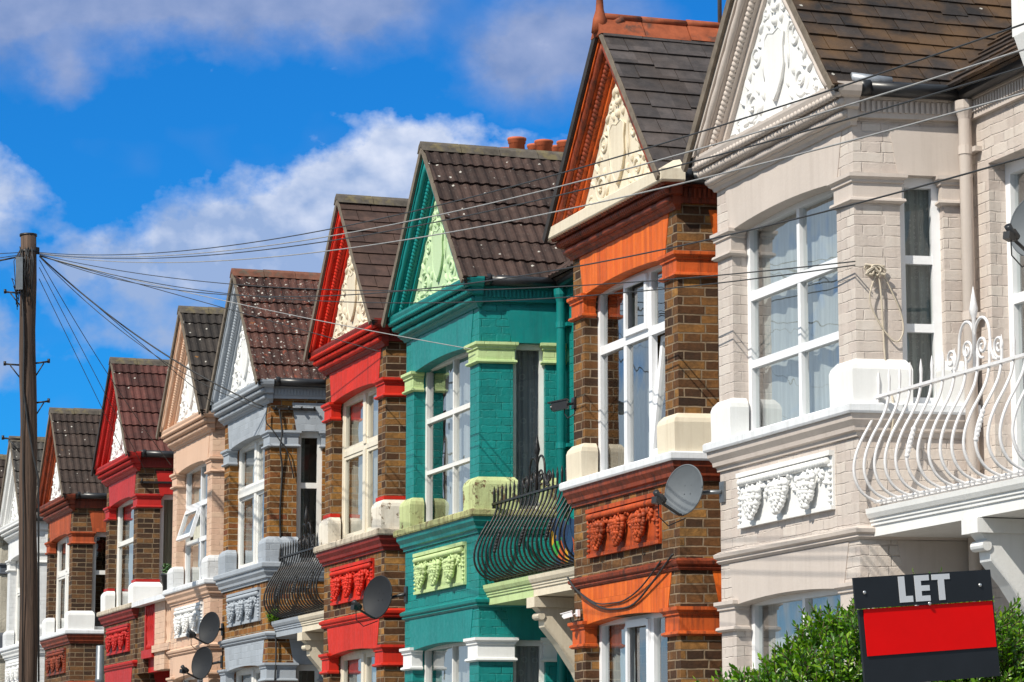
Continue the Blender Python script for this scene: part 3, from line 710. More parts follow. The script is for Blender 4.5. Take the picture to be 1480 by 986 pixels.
CFG={
0:dict(label='greige painted house with white carved gable, behind the LET board and hedge',wall='greige',lint='greige_r',cap='greige_r',gcap='greige_r',block='white_paint',sill='sill_white',cove='greige_r',string='greige_r',panel='white_paint',corn='greige_r',dent='greige_r',rake='greige_r',ty='white_paint',roof='slate0',rkind='slate',cw=.22,ch=.147,pipe='greige_r',wmat='upvc',lead=True,
   win=dict(kind='six',mat='upvc',bw=.05,curtain=[(.0,1,'net')]),swin=dict(kind='side3',mat='upvc',curtain=[(0,1,'lace')])),
1:dict(label='brown brick house with bright orange terracotta trim and cream carved gable',wall='brick1',lint='orange_j',cap='orange',gcap='orange',block='cream',sill='sill_white',cove='orange_d',string='orange_d',panel='orange_p',corn='orange_d',corn2='orange_d',dent='orange_d',rake='orange',rake2='orange_d',ty='cream',roof='slate1',rkind='slate',pipe='teal_r',wmat='upvc',weather='cream',crest=True,ridge='ridge_red',verge='verge_dark',
   win=dict(kind='three',mat='upvc',curtain=None),gwin=dict(kind='three',mat='upvc',curtain=[(.0,.3,'net'),(.7,1.,'net')])),
2:dict(label='teal painted house with pale green capitals and mint carved gable',wall='teal',lint='teal_r',cap='lime_brick',gcap='white_paint',block='lime_chip',sill='lime_sill',cove='teal_r',string='teal_r',panel='lime',corn='teal_r',dent='teal_r',rake='teal_r',ty='lime_ty',roof='pan2',rkind='pan',pipe='teal_r',wmat='white_wood',ridge='ridge_grey',
   win=dict(kind='six',mat='white_wood',bw=.034,fw=.05,curtain=[(.18,1,'net')]),swin=dict(kind='side1',mat='white_wood',fw=.045,curtain=[(0,1,'dots')])),
3:dict(label='brown brick house with scarlet trim, cream carved gable and peeling cream sill blocks',wall='brick1',lint='red',cap='red',gcap='red',block='cream_chip',sill='stone',cove='maroon',string='red',panel='red',corn='maroon',corn2='red',dent='maroon',rake='red',ty='cream',roof='slate3',rkind='slate',pipe='bluegrey',wmat='cream_wood',bead='red',
   win=dict(kind='sash2',mat='cream_wood',curtain=[(.0,1,'drape')])),
4:dict(label='yellow brick house with blue grey trim and lichen spotted red roof',wall='brick4',lint='bluegrey_b',cap='bluegrey',gcap='bluegrey',block='bluegrey_b',sill='bluegrey',cove='bluegrey',string='bluegrey',panel='bluegrey',corn='bluegrey',dent='bluegrey',rake='bluegrey',ty='white_paint',roof='pan4',rkind='pan',pipe='bluegrey',wmat='white_wood',ridge='ridge_red2',
   win=dict(kind='sash2',mat='white_wood',heavy=.10,curtain=[(.0,1,'net')]),swin=dict(kind='side2',mat='white_wood',curtain=[(0,.35,'lace')])),
5:dict(label='peach painted house with white carved gable and one propped open window',wall='peach',lint='peach_r',cap='peach_r',gcap='peach_r',block='white_brick',sill='sill_white',cove='peach_r',string='peach_r',panel='white_paint',corn='peach_r',dent='peach_r',rake='peach_r',ty='white_paint',roof='pan5',rkind='pan',pipe='peach_r',wmat='upvc',
   win=dict(kind='case5',mat='upvc',curtain=[(.0,.25,'drape')])),
6:dict(label='dark brick house with crimson trim and rust red tiled roof',wall='brick6',lint='crimson',cap='crimson',gcap='crimson',block='white_paint',sill='stone',cove='maroon',string='crimson',panel='crimson',corn='crimson',dent='maroon',rake='crimson',ty='white_paint',roof='pan6',rkind='pan',pipe='red',wmat='white_wood',verge='verge_dark',bead='crimson',
   win=dict(kind='sash1',mat='white_wood',curtain=[(.0,1,'net')]),swin=dict(kind='side1',mat='white_wood',curtain=[(0,1,'blind')])),
7:dict(label='dark brick house with weathered orange trim, just right of the wooden pole',wall='brick6',lint='orange7',cap='orange7',gcap='orange7',block='white_paint',sill='sill_white',cove='orange_d',string='orange_d',panel='orange_d',corn='orange_d',dent='orange_d',rake='orange7',rake2='orange_d',ty='white_paint',roof='pan7',rkind='pan',pipe='greycap',wmat='white_wood',
   win=dict(kind='sash2',mat='white_wood',curtain=[(.0,1,'net')]),swin=dict(kind='side2',mat='white_wood',curtain=None)),
8:dict(label='all white house partly hidden behind the wooden pole',wall='white_brick',lint='white_paint',cap='white_paint',gcap='white_paint',block='white_brick',sill='sill_white',cove='white_paint',string='white_paint',panel='white_paint',corn='white_paint',dent='white_paint',rake='white_paint',ty='white_paint',roof='pan8',rkind='pan',pipe='white_paint',wmat='white_wood',
   win=dict(kind='sash2',mat='white_wood',curtain=[(.0,1,'net')])),
9:dict(label='pebble dashed house with dark grey capitals at the far end of the row',wall='pebble',lint='pebble',cap='greycap',gcap='greycap',block='greycap',sill='sill_white',cove='pebble',string='pebble',panel='pebble',corn='pebble',dent='pebble',rake='pebble',ty='white_paint',roof='pan7',rkind='pan',pipe='greycap',wmat='white_wood',
   win=dict(kind='sash2',mat='white_wood',curtain=[(.0,1,'net')])),
}
GAP=[XS[i]-W-XS[i+1] for i in range(9)]
for i in range(10):
    gl=GAP[i]/2 if i<9 else .4
    gr=GAP[i-1]/2 if i else 2.9
    house(i,XS[i],VD[i],CFG[i],gl,gr,gl>.8 and i<8,gr>.8 and i!=8)
FY=8.792
# chimney of the blue grey / peach pair, seen over the teal roof
ch=MB(); ch.box(-W-1.05,-W-.08,3.98,5.22,6.6,10.02); ch.box(-W-1.10,-W-.03,3.93,5.27,10.02,10.12); ch.box(-W-1.15,-W+.02,3.88,5.32,10.12,10.20)
cho=ch.build('chimney',M['brick6'],HOUSE[4])
for (x,y,zt) in ((-.3145,4.2,10.62),(-.63,4.6,10.62),(-.31,4.6,10.61),(-.85,5.0,10.67),(-.50,5.0,10.67),(-.85,4.2,10.58)):
    p=MB(); z=10.20; h=zt-z; p.tube([(-W+x,y,z),(-W+x,y,z+h*.8),(-W+x,y,z+h*.8+.01),(-W+x,y,z+h-.04),(-W+x,y,z+h-.03),(-W+x,y,z+h)],[.125,.11,.125,.125,.135,.135],16); p.build('chimney_pot',M['terrac'],cho)
# party wall corbel on the greige house
k=MB(); k.box(1.62,1.90,.40,.85,6.62,7.05); k.box(1.59,1.93,.36,.85,7.05,7.12); k.box(1.55,1.97,.30,.85,7.12,7.3); k.sweep([(0,6.2),(.03,6.25),(.10,6.45),(.16,6.62),(0,6.62)],[(1.64,.56),(1.88,.56)]); k.box(1.64,1.88,.56,.85,6.15,6.62); k.build('corbel',M['white_paint'],HOUSE[0])
# ------------------------------------------------------------------ balconies
def bar_curve():
    P=[(.17,3.665),(.09,3.672),(.00,3.715),(-.055,3.79),(-.075,3.88),(-.06,3.98),(-.015,4.09),(.05,4.20),(.10,4.30),(.125,4.40)]
    out=[]
    for i in range(len(P)-1):
        p0=P[max(i-1,0)];p1=P[i];p2=P[i+1];p3=P[min(i+2,len(P)-1)]
        for j in range(3):
            t=j/3; f=lambda a,b,c,d:.5*((2*b)+(-a+c)*t+(2*a-5*b+4*c-d)*t*t+(-a+3*b-3*c+d)*t**3)
            out.append((f(p0[0],p1[0],p2[0],p3[0]),f(p0[1],p1[1],p2[1],p3[1])))
    return out+[P[-1]]
BC=bar_curve()
def bar_mesh(twist=False):
    b=MB(); pts=[(0,y,z) for y,z in BC]+[(0,.128,4.47),(0,.128,4.51),(0,.128,4.58)]
    rs=[.0105]*(len(BC)+1)+[.013,.002]
    b.tube(pts,rs,6)
    if twist:
        n=len(BC); q=[(0,y,z) for y,z in BC[9:22]]
        b.beads((0,BC[12][0]-.0,BC[12][1]),(0,BC[18][0],BC[18][1]),.018,.03,.35,6)
    return b.data('baluster_bar')
BAR=bar_mesh(); BART=bar_mesh(True)
def scroll(mb,x,z,s):
    # arch and curl on one side of the central spike
    pts=[]
    for i in range(16):
        a=math.pi*(1-i/15); pts.append((x+s*(.105+.105*math.cos(a)),.128,z+.19+.13*math.sin(a)))
    pts=[(x+s*.005,.128,z+.02)]+pts
    pts.append((x+s*.22,.128,z+.10)); pts.append((x+s*.26,.128,z+.03)); pts.append((x+s*.31,.128,z+.02))
    mb.tube(pts,.011,6)
    for (cx,cz,r) in ((x+s*.105,z+.13,.075),(x+s*.33,z+.10,.075)):
        p=[(cx+r*(1-.8*i/25)*math.cos(-1.4+s*(-1)*i/25*9.5*(1)),.128,cz+r*(1-.8*i/25)*math.sin(-1.4+s*(-1)*i/25*9.5)) for i in range(26)]
        mb.tube(p,.010,6)
def balcony(i,x1,xc,m1,m2,mb_br,iron,label,railabel=None):
    root=empty('balcony',(XS[i],FY,VD[i]),label,'balcony','balconies over the porches')
    prof=[(-.75,3.43),(0.0,3.43),(.0,3.50),(.012,3.505),(.012,3.525),(.022,3.53),(.022,3.55),(.035,3.555),(.05,3.585),(.055,3.62),(-.75,3.62)]
    xm=xc
    for (a,b,mm) in ((.02,xm,m1),(xm+.002,x1,m2)):
        s=MB(); s.sweep(prof,[(a,.09),(b,.09)]); s.build('canopy_slab',M[mm],root)
    b=MB(); poly=[(.10,3.425),(.10,3.33),(.16,3.27),(.17,3.15),(.30,3.0),(.48,2.74),(.62,2.45),(.70,2.2),(.845,2.2),(.845,3.425)]
    b.frame((xm,0,0),(0,1,0),(-1,0,0),(0,0,1)); b.prism(poly,-.075,.075); b.box(.06,.845,-.11,.11,3.33,3.424)
    b.tube([(.14,-.085,3.25),(.14,.085,3.25)],.035,12,False)
    br=b.build('bracket',M[mb_br],root)
    r=MB(); r.box(.03,x1-.02,.105,.15,4.392,4.412); r.box(.03,x1-.02,.14,.185,3.655,3.675); r.beads((.03,.10,3.668),(x1-.02,.10,3.668),.012,.07,.35,6)
    ro=r.build('railing',M[iron],root)
    n=int((x1-.12)/(.150 if iron=='white_iron' else .114))
    for q in range(n):
        x=.08+q*(x1-.14)/(n-1); mid=abs(x-xc)<.36
        if mid and abs(x-xc)>.09: pass
        o=put('baluster',BART if q%6==5 else BAR,M[iron],ro); o.location=(x,0,0)
    s=MB(); s.tube([(xc,.128,4.41),(xc,.128,4.74),(xc,.128,4.76),(xc,.128,4.80),(xc,.128,4.95)],[.014,.014,.022,.03,.002],8)
    for sg in (-1,1): scroll(s,xc,4.41,sg)
    s.build('scrollwork',M[iron],ro)
    return root
balcony(0,2.9,1.5,'white_paint','white_paint','white_paint','white_iron','balcony with white bowed iron railing, on the greige house')
balcony(2,GAP[1],GAP[1]/2,'lime','cream','cream','black_iron','balcony with black bowed railing, half pale green, between the teal and orange houses')
balcony(4,GAP[3],GAP[3]/2,'bluegrey','cream','cream','black_iron','balcony with black bowed railing, half blue grey, between the blue grey and scarlet houses')
# colourful cloth inside the teal house's railing
m,nt,b,o=newmat('patterned_cloth');k=NT(nt); pos=k.n('ShaderNodeTexCoord').outputs['Object']
vo=k.n('ShaderNodeTexVoronoi'); k.set(vo.inputs['Vector'],pos); vo.inputs['Scale'].default_value=7
sc_=k.n('ShaderNodeSeparateColor'); k.set(sc_.inputs[0],vo.outputs[1])
k.set(b.inputs['Base Color'],k.ramp(sc_.outputs[0],[(0,(.01,.04,.10)),(.35,(.01,.12,.10)),(.5,(.55,.30,.01)),(.68,(.45,.08,.01)),(.8,(.03,.3,.05)),(.9,(.01,.03,.08))],'CONSTANT')); M['pattern']=m
cl=MB(); vs=[];fs=[];uv=[]
for i in range(30):
    x=1.35+i*.042
    for j in range(6):
        z=3.70+j*.085+(.03*math.sin(i*.7) if j==5 else 0); y=.26+.02*math.sin(i*.9+j)+.012*math.sin(i*2.1); vs.append((x,y,z)); uv.append((x,z))
for i in range(29):
    for j in range(5): fs.append((i*6+j,i*6+6+j,i*6+7+j,i*6+1+j))
cl.mesh(vs,fs,True,uv); co=cl.build('cloth',M['pattern']); co.location=(XS[2],FY,VD[2]); tag(co,'multicoloured patterned cloth hung inside the black railing of the teal house','cloth')
# ------------------------------------------------------------------ parapet with balusters between crimson and peach houses
root=empty('parapet_wall',(XS[6],FY,VD[6]),'low parapet with half red, half peach balusters between the crimson and peach houses','parapet')
g=GAP[5]; h=g/2
k=MB((3,0)); k.box(.01,.52,.03,.2,3.3,4.28); k.build('brick_pier',M['brick6'],root)
k=MB(); k.box(.52,h,.10,.2,3.3,4.28); k.box(.52,.60,.03,.1,3.62,4.28); k.box(h-.08,h,.03,.1,3.62,4.28); k.box(.5,h,-.01,.1,3.5,3.62); k.build('baluster_panel',M['crimson'],root)
k=MB(); k.box(h+.001,h+.70,.03,.2,3.3,4.28); k.box(h+.70,g-.01,.10,.2,3.3,4.28); k.box(h+.001,g-.01,-.01,.03,3.56,3.66); k.build('baluster_panel',M['peach'],root)
for (x0,n,mm) in ((.68,4,'crimson'),(h+.80,3,'peach_r')):
    for q in range(n):
        b=MB(); x=x0+q*.125; b.tube([(x,.07,3.62),(x,.07,3.68),(x,.07,3.72),(x,.07,3.86),(x,.07,3.95),(x,.07,4.0),(x,.07,4.12),(x,.07,4.2),(x,.07,4.28)],[.045,.045,.025,.042,.026,.045,.026,.045,.045],8); b.build('baluster',M[mm],root)
k=MB(); k.box(.03,g-.03,-.085,.3,4.281,4.352); k.build('coping',M['sill_white'],root)
# plant pot on it
pr_=empty('plant_pot',(-41.0,FY+.03,4.352+VD[6]),'small black plant pot with a green sprig standing on the white parapet coping','plant pot')
k=MB(); k.tube([(0,0,0),(0,0,.25),(0,0,.25),(0,0,.29)],[.085,.125,.135,.138],14); k.build('pot',M['dark_plastic'],pr_)
M['leaf']=mat_plain('hedge_leaf',(.035,.105,.012),.32,0,.45,.05,3,.6)
k=MB()
for i in range(40):
    a=rnd.uniform(0,6.28); r=rnd.uniform(.02,.11); z=rnd.uniform(.27,.42); k.blob((r*math.cos(a),r*math.sin(a),z),(.03,.012,.02),0,Matrix.Rotation(a,3,'Z'))
k.build('plant',M['leaf'],pr_)
# ------------------------------------------------------------------ satellite dishes
def dish(c,wall,n,r,mat,label,lnb=.34,hang=False):
    c=Vector(c); n=Vector(n).normalized(); root=empty('satellite_dish',c,label,'satellite dish','satellite dishes on the house fronts')
    up=Vector((0,0,1)); u=up.cross(n).normalized(); v=n.cross(u)
    b=MB().frame((0,0,0),u,v,n); rings=7; seg=36
    for side in (0,1):
        vs=[(0,0,-.0 if side==0 else -.012)];fs=[]
        for i in range(1,rings+1):
            q=i/rings
            for j in range(seg):
                a=2*math.pi*j/seg; vs.append((r*.90*q*math.cos(a),r*q*math.sin(a),.055*q*q-(.012 if side else 0)))
        for j in range(seg):
            f=(0,1+j,1+(j+1)%seg); fs.append(f if not side else f[::-1])
        for i in range(rings-1):
            for j in range(seg):
                p=1+i*seg+j;q2=1+i*seg+(j+1)%seg; f=(p,p+seg,q2+seg,q2); fs.append(f if not side else f[::-1])
        b.mesh(vs,fs,True)
    b.tube([(r*.90*math.cos(a*2*math.pi/48),r*math.sin(a*2*math.pi/48),.05) for a in range(49)],.007,6)
    for (x,y) in ((-.03,-.02),(.03,-.02),(-.03,.05),(.03,.05)): b.blob((x,y,.004),.006,0)
    b.build('reflector',M[mat],root)
    a=MB().frame((0,0,0),u,v,n); a.tube([(0,-r*.35,-.03),(0,-r*.98,.03),(0,-r*1.02,.08),(0,-r*.80,lnb)],.012,6); a.build('arm',M['dark_plastic'],root)
    l=MB().frame((0,0,0),u,v,n); e=Vector((0,-r*.80,lnb)); 
    l.tube([e+Vector((0,.01,-.05)),e+Vector((0,.03,.0)),e+Vector((0,.035,.01)),e+Vector((0,.06,.05))],[.036,.036,.024,.026],10); l.box(e.x-.025,e.x+.025,e.y-.03,e.y+.02,e.z-.01,e.z+.06); l.build('feed_horn',M['dark_plastic'],root)
    w=Vector(wall)-c; br=MB(); br.tube([-n*.015,-n*.07,w*.5-n*.02,w+Vector((0,-.02,0))],.018,8); br.tube([-n*.06+Vector((0,0,-.07)),-n*.06+Vector((0,0,.07))],.028,8)
    br.box(w.x-.045,w.x+.045,w.y-.018,w.y+.004,w.z-.08,w.z+.08); br.build('wall_bracket',M['grey_metal'] if mat=='dish_grey' else M['dark_plastic'],root)
    cb=MB().frame((0,0,0),u,v,n); cb.tube([e+Vector((0,-.03,.0)),e+Vector((.0,-.12,-.02)),e+Vector((.02,-.17,-.12)),Vector((.02,-r*1.1,.02))],.005,5); cb.build('cable',M['cable'],root)
    return root
DN=(.46,-.80,.16)
dish((-20.90,8.57,3.935),(-20.71,FY,3.92),DN,.20,'dish_grey','pale grey satellite dish beside the orange fruit panel, fixed to the greige house')
dish((-29.42,8.58,3.63),(-29.18,FY,3.66),DN,.225,'dish_dark','dark satellite dish just below the scarlet fruit panel, fixed to the teal house')
dish((-37.56,8.655,3.73),(-37.52,FY,3.72),DN,.21,'dish_dark','dark satellite dish beside the white fruit panel, upper of two on the peach house')
dish((-38.00,8.665,3.29),(-37.53,FY,3.30),DN,.215,'dish_dark','dark satellite dish below the other one, lower of two on the peach house')
dish((-16.70,9.36,5.30),(-16.65,FY+DEP,5.30),DN,.215,'dish_grey','grey satellite dish high on the greige house above the white railing, mostly cut off',.33)
# ------------------------------------------------------------------ cameras and brackets
def seccam(c,mat,label,dirv,sz=1.):
    root=empty('security_camera',c,label,'security camera')
    d=Vector(dirv).normalized(); sx=d.cross(Vector((0,0,1))).normalized(); uz=sx.cross(d)
    b=MB().frame((0,0,0),sx,d,uz); b.box(-.035*sz,.035*sz,.03*sz,.17*sz,-.045*sz,.03*sz); b.box(-.042*sz,.042*sz,.02*sz,.20*sz,.0301*sz,.042*sz); b.tube([(0,.168*sz,-.008*sz),(0,.185*sz,-.008*sz)],.026*sz,12,False); b.build('body',M[mat],root)
    a=MB(); a.tube([(0,.03,-.0),d*.04*sz+Vector((0,0,-.01)),d*.09*sz],.012*sz,6); a.box(-.04*sz,.04*sz,.02,.045,-.05*sz,.05*sz); a.build('mount',M[mat],root)
    k=MB(); k.tube([d*.05*sz,d*.06*sz+Vector((0,.0,-.08*sz)),d*.03*sz+Vector((0,0,-.13*sz)),(0,.03,-.1*sz),(0,.04,-.03)],.005,5); k.build('cable',M['cable'],root)
seccam((-24.05,FY-.04,5.03),'black_plastic','black security camera on the brick corner beside the teal downpipe','-' and (-.5,-.8,-.16))
seccam((-23.88,FY-.075,3.165),'upvc','small white security camera below the orange lintel',(-.45,-.85,-.25),.6)
wb=MB().frame((XS[4],FY,VD[4]),(SDX,SDY,0),(-SDY,SDX,0)); wb.box(.02,.56,-.04,-.012,6.255,6.285); 
for u in (.06,.22,.38,.54): wb.tube([(u,-.0,6.27),(u,-.07,6.27),(u,-.075,6.30)],.012,6)
o=wb.build('cable_bracket',M['black_iron']); tag(o,'black iron cable bracket bolted to the yellow brick corner of the blue grey house','bracket')
wb=MB().frame((XS[6],FY,VD[6]),(SDX,SDY,0),(-SDY,SDX,0)); wb.box(.02,.6,-.04,-.012,6.16,6.19); wb.tube([(.05,-.0,6.175),(.05,-.1,6.175),(.05,-.11,6.22)],.014,6)
o=wb.build('cable_bracket',M['black_iron']); tag(o,'black iron cable bracket under the crimson cornice','bracket')
# ------------------------------------------------------------------ wooden pole
PX,PY=-37.49,6.2
pole=empty('utility_pole',(PX+.3228*.128,PY+.9465*.128,0),'tall dark wooden utility pole with a fan of wires at its top','utility pole')
pole.rotation_euler=Matrix.Rotation(-.022,4,Vector((-.9465,.3228,0))).to_euler()
b=MB(); pts=[];rs=[]
for i in range(30):
    z=-.3+i*(9.12/29); pts.append((.012*math.sin(i*.7)-.0,.008*math.cos(i*.9)+(-.004*z),z)); rs.append(.128-.0027*z+.003*math.sin(i*1.7))
b.tube(pts,rs,20); b.build('shaft',M['wood'],pole)
for z in (8.80,8.58):
    b=MB(); b.tube([(0,-.03,z),(0,-.03,z+.03)],.115,18); b.build('band',M['black_iron'],pole)
b=MB(); b.frame((.06,-.10,0),(.95,-.3,0),(.3,.95,0)); b.box(-.085,.085,-.09,-.0,8.07,8.50); b.build('junction_box',M['grey_metal'],pole)
vR=Vector((math.sin(R(18.83)),math.cos(R(18.83)),0))
for (z,sd,L) in ((8.05,-1,.2),(7.12,1,.17),(7.10,-1,.2),(6.60,1,.17),(6.13,-1,.22)):
    b=MB(); d=vR*sd; p0=d*.09+Vector((0,-.03,z)); p1=d*(.1+L)+Vector((0,-.03,z+.02)); b.tube([p0,p1],.013,6); b.tube([p1+Vector((0,0,-.02)),p1+Vector((0,0,.035))],.018,6); b.tube([d*.1+Vector((0,-.03,z-.17)),d*(.08+L*.75)+Vector((0,-.03,z))],.009,5); b.build('step_bracket',M['black_iron'],pole)
b=MB(); 
b.tube([(.09,-.11,8.05),(.10,-.10,7.5),(.105,-.10,7.2),(.10,-.11,6.8),(.135,-.05,6.3),(.14,.02,5.9),(.125,.09,5.6),(.125,.10,3)],.013,6); b.tube([(.10,-.14,8.4),(.115,-.1,7.4),(.11,-.11,6.2),(.115,-.10,5.0),(.12,-.11,3.)],.008,6)
for q in range(14):
    a0=rnd.uniform(-.1,.1); d=vR*a0; t=Vector((.11,-.06,0)); b.tube([d+t+Vector((0,0,8.62+rnd.uniform(-.05,.03))),d+t*1.25+vR*rnd.uniform(-.09,.09)+Vector((0,0,8.45)),d+t*1.15+vR*rnd.uniform(-.05,.05)+Vector((0,0,rnd.uniform(7.8,8.2)))],.006,5)
for q in range(4):
    d=vR*(-.12); b.tube([d+Vector((0,-.03,8.5)),d*1.3+Vector((0,-.03,8.2-.1*q)),d*(1.8-q*.2)+Vector((0,-.03,8.25-.1*q)),d*1.1+Vector((0,-.03,8.02-.05*q))],.006,5)
for q in range(9):
    z=8.6+rnd.uniform(-.04,.05); b.tube([(.1,-.05,z),(vR*.11).to_tuple()[:2]+(z+rnd.uniform(-.03,.03),)],.014,5); b.tube([(.1,-.05,z),(vR*-.13).to_tuple()[:2]+(z+rnd.uniform(-.05,.03),)],.014,5)
b.build('pole_wiring',M['cable'],pole)
# ------------------------------------------------------------------ overhead cables
P0=Vector((PX-.3228*.061,PY-.9465*.061,8.586))
def cable(end,sag,label,r=.005,off=(0,0,0),group='overhead wires from the wooden pole',start=None,mat='cable'):
    a=(start or P0)+vR*(.12 if start is None else 0)+Vector(off); e=Vector(end); n=40; pts=[]
    for i in range(n+1):
        t=i/n; p=a.lerp(e,t); p.z-=4*sag*t*(1-t); pts.append(p)
    b=MB(); b.tube(pts,r,6); o=b.build('overhead_cable',M[mat]); tag(o,label,'cable',group); return o
cable((-11.614,6.90,5.323),.42,'topmost long wire crossing the orange and greige gables to the upper right')
cable((-11.622,6.90,5.191),.41,'second long wire from the top, close under the topmost one',off=(0,0,-.01),mat='cable_pale')
cable((-11.627,6.90,5.10),.40,'third long wire from the top, crossing the teal gable and greige cornice',off=(0,0,-.02))
cable((-11.635,6.90,4.969),.42,'fourth long wire from the top, crossing the middle of the teal gable',off=(0,0,-.02),mat='cable_pale')
cable((-11.654,6.90,4.669),.66,'long wire passing below the teal gable and across the greige upper windows',off=(0,0,-.03))
cable((-18.20,8.74,5.296),.33,'wire ending at the knotted hook on the greige brick corner, upper of two',off=(0,0,-.03))
cable((-18.203,8.74,5.27),.43,'wire ending at the knotted hook on the greige brick corner, lower of two',off=(0,0,-.04))
cable((-26.83,8.74,5.907),.06,'wire ending at the pale green capital of the teal house',off=(0,0,-.04),mat='cable_pale')
cable((-30.106,8.74,6.352),.0,'wire ending under the scarlet cornice',off=(0,0,-.05))
cable((-35.273,8.74,6.385),.18,'thick wire dropping to the iron bracket on the blue grey house',.010,off=(0,0,-.05))
cable((-35.271,8.74,6.350),.25,'slack wire under the thick one, dropping to the bracket on the blue grey house',off=(0,0,-.06))
cable((-37.5,8.74,6.60),.02,'thin wire to the left end of the blue grey cornice',off=(0,0,-.05))
cable((-40.704,8.74,6.221),.1,'wire dropping steeply in front of the peach gable to its capital',off=(0,0,-.1))
cable((-42.95,8.9,6.255),.0,'steep wire to the iron bracket under the crimson cornice',off=(0,0,-.2))
cable((-45.95,9.45,6.3),.0,'steepest wire, vanishing behind the crimson roof from the pole',off=(0,0,-.35))
cable((-42.0,-4,8.75),.15,'wire leaving the pole to the left, upper of the left hand three',off=tuple(-vR*.24))
cable((-44.5,-4,8.3),.2,'wire leaving the pole to the left, middle of the left hand three',off=tuple(-vR*.24+Vector((0,0,-.03))))
cable((-47,-4,8.0),.2,'thick wire leaving the pole to the left, lowest of the left hand three',.012,off=tuple(-vR*.24+Vector((0,0,-.05))))
# cord hanging from the hook on the greige house, black cables on other walls
def wallwire(name,fr,pts,r,mat,label,cat='cable'):
    b=MB().frame(*fr); 
    P=[Vector(p) for p in pts]; out=[]
    for i in range(len(P)-1):
        p0=P[max(i-1,0)];p1=P[i];p2=P[i+1];p3=P[min(i+2,len(P)-1)]
        for j in range(5):
            t=j/5; out.append(.5*((2*p1)+(p2-p0)*t+(2*p0-5*p1+4*p2-p3)*t*t+(3*p1-p0-3*p2+p3)*t**3))
    out.append(P[-1]); b.tube(out,r,6); o=b.build(name,M[mat]); tag(o,label,cat); return o
sf0=((XS[0],FY,VD[0]),(SDX,SDY,0),(-SDY,SDX,0))
kn=[]
for i in range(60):
    a=i*.9; kn.append((.13+.05*math.cos(a)*(1+.5*math.sin(i*1.3)),-.05-.02*math.sin(i*.8),5.30+.035*math.sin(a*1.1)))
wallwire('cord',sf0,kn+[(.16,-.04,5.25),(.19,-.02,4.9),(.2,-.015,4.72),(.22,-.02,4.5),(.24,-.07,4.36),(.23,-.07,4.2),(.2,-.05,4.05)],.0075,'white_cord','pale knotted cord hanging down the greige brick corner','cord')
wallwire('cord',sf0,[(.14,-.05,5.28),(.09,-.04,5.1),(.16,-.03,4.93),(.27,-.03,4.8),(.33,-.03,4.86),(.32,-.03,5.0),(.24,-.04,5.18),(.18,-.05,5.29)],.006,'white_cord','loop of pale cord beside the upper greige brick corner','cord')
sf1=((XS[1]-W,FY,VD[1]),(1,0,0),(0,1,0))
wallwire('wall_cable',sf1,[(-.03,-.05,3.52),(.25,-.06,3.38),(.7,-.03,3.22),(1.1,-.02,3.18),(1.5,-.02,3.20),(2.0,-.04,3.36),(2.42,-.06,3.52),(2.47,-.06,3.53)],.009,'cable','black cable sagging in a loop across the orange lower lintel')
wallwire('wall_cable',sf1,[(.2,-.06,3.40),(.6,-.03,3.26),(1.0,-.02,3.235),(1.3,-.02,3.245),(1.7,-.03,3.33),(2.2,-.06,3.50)],.007,'cable','thinner black cable above the loop on the orange lower lintel')
sf4=((XS[4],FY,VD[4]),(SDX,SDY,0),(-SDY,SDX,0))
wallwire('wall_cable',sf4,[(.1,-.05,6.26),(.14,-.05,6.0),(.12,-.06,5.76),(.15,-.02,5.5),(.13,-.015,5.0),(.14,-.02,4.6),(.13,-.07,4.45),(.12,-.07,4.2),(.08,-.03,3.9),(.1,-.04,3.3),(.09,-.04,2.9)],.012,'cable','black cable running down the yellow brick corner of the blue grey house')
wallwire('wall_cable',sf4,[(-.05,-.05,6.27),(-.06,-.06,6.1),(.02,-.06,6.0),(.12,-.06,5.86),(.2,-.06,5.75),(.3,-.03,5.4)],.008,'cable','short black cable looping over the blue grey capital')
# ------------------------------------------------------------------ grey sign post, aerial
b=MB(); b.tube([(0,0,-.2),(0,0,2.60),(0,0,2.605),(0,0,2.63),(0,0,2.635),(0,0,2.92),(0,0,2.93)],[.038,.038,.042,.042,.038,.038,.03],16)
o=b.build('metal_post',M['grey_metal']); o.location=(-26.147,5.0,0); tag(o,'plain grey metal post rising in front of the dark brick house','post')
b=MB(); b.tube([(0,0,7.9),(0,0,11.2)],.02,8); b.tube([(-.5,0,10.9),(.5,0,10.9)],.012,6)
for i in range(7): b.tube([(-.45+.15*i,-.3,10.9),(-.45+.15*i,.3,10.9)],.006,5)
o=b.build('tv_aerial',M['grey_metal']); o.location=(XS[1]-1.23,FY+.92,0); tag(o,'thin aerial mast standing on the orange house ridge','aerial')
# ------------------------------------------------------------------ LET board
sg=empty('letting_board',(-13.4,6.80,0),'black and red estate board reading LET, in front of the hedge','sign')
yaw=math.atan2(.0,1); 
M['sgn_black']=mat_plain('dark_board',(.014,.017,.022),.5,0,.15,.05,4,.3)
M['sgn_red']=mat_plain('red_board',(.80,.002,.002),.5,0,.06,.03,3,.15)
M['sgn_white']=mat_plain('white_lettering',(.62,.63,.66),.4,0,.05,.0,6)
M['screw']=mat_plain('screw',(.6,.6,.6),.3,.8,.1)
th=R(4.7)                                    # the board is rolled a little on its post
fr=((0,0,2.475),Vector((-.10,1,0)).normalized()*math.cos(th)+Vector((0,0,math.sin(th))),Vector((-1,-.10,0)).normalized(),Vector((0,0,1))*math.cos(th)-Vector((-.10,1,0)).normalized()*math.sin(th))
w2=.412
b=MB().frame(*fr); b.box(-w2+.02,w2+.005,.002,.020,-.285,.10); b.build('board',M['sgn_black'],sg)
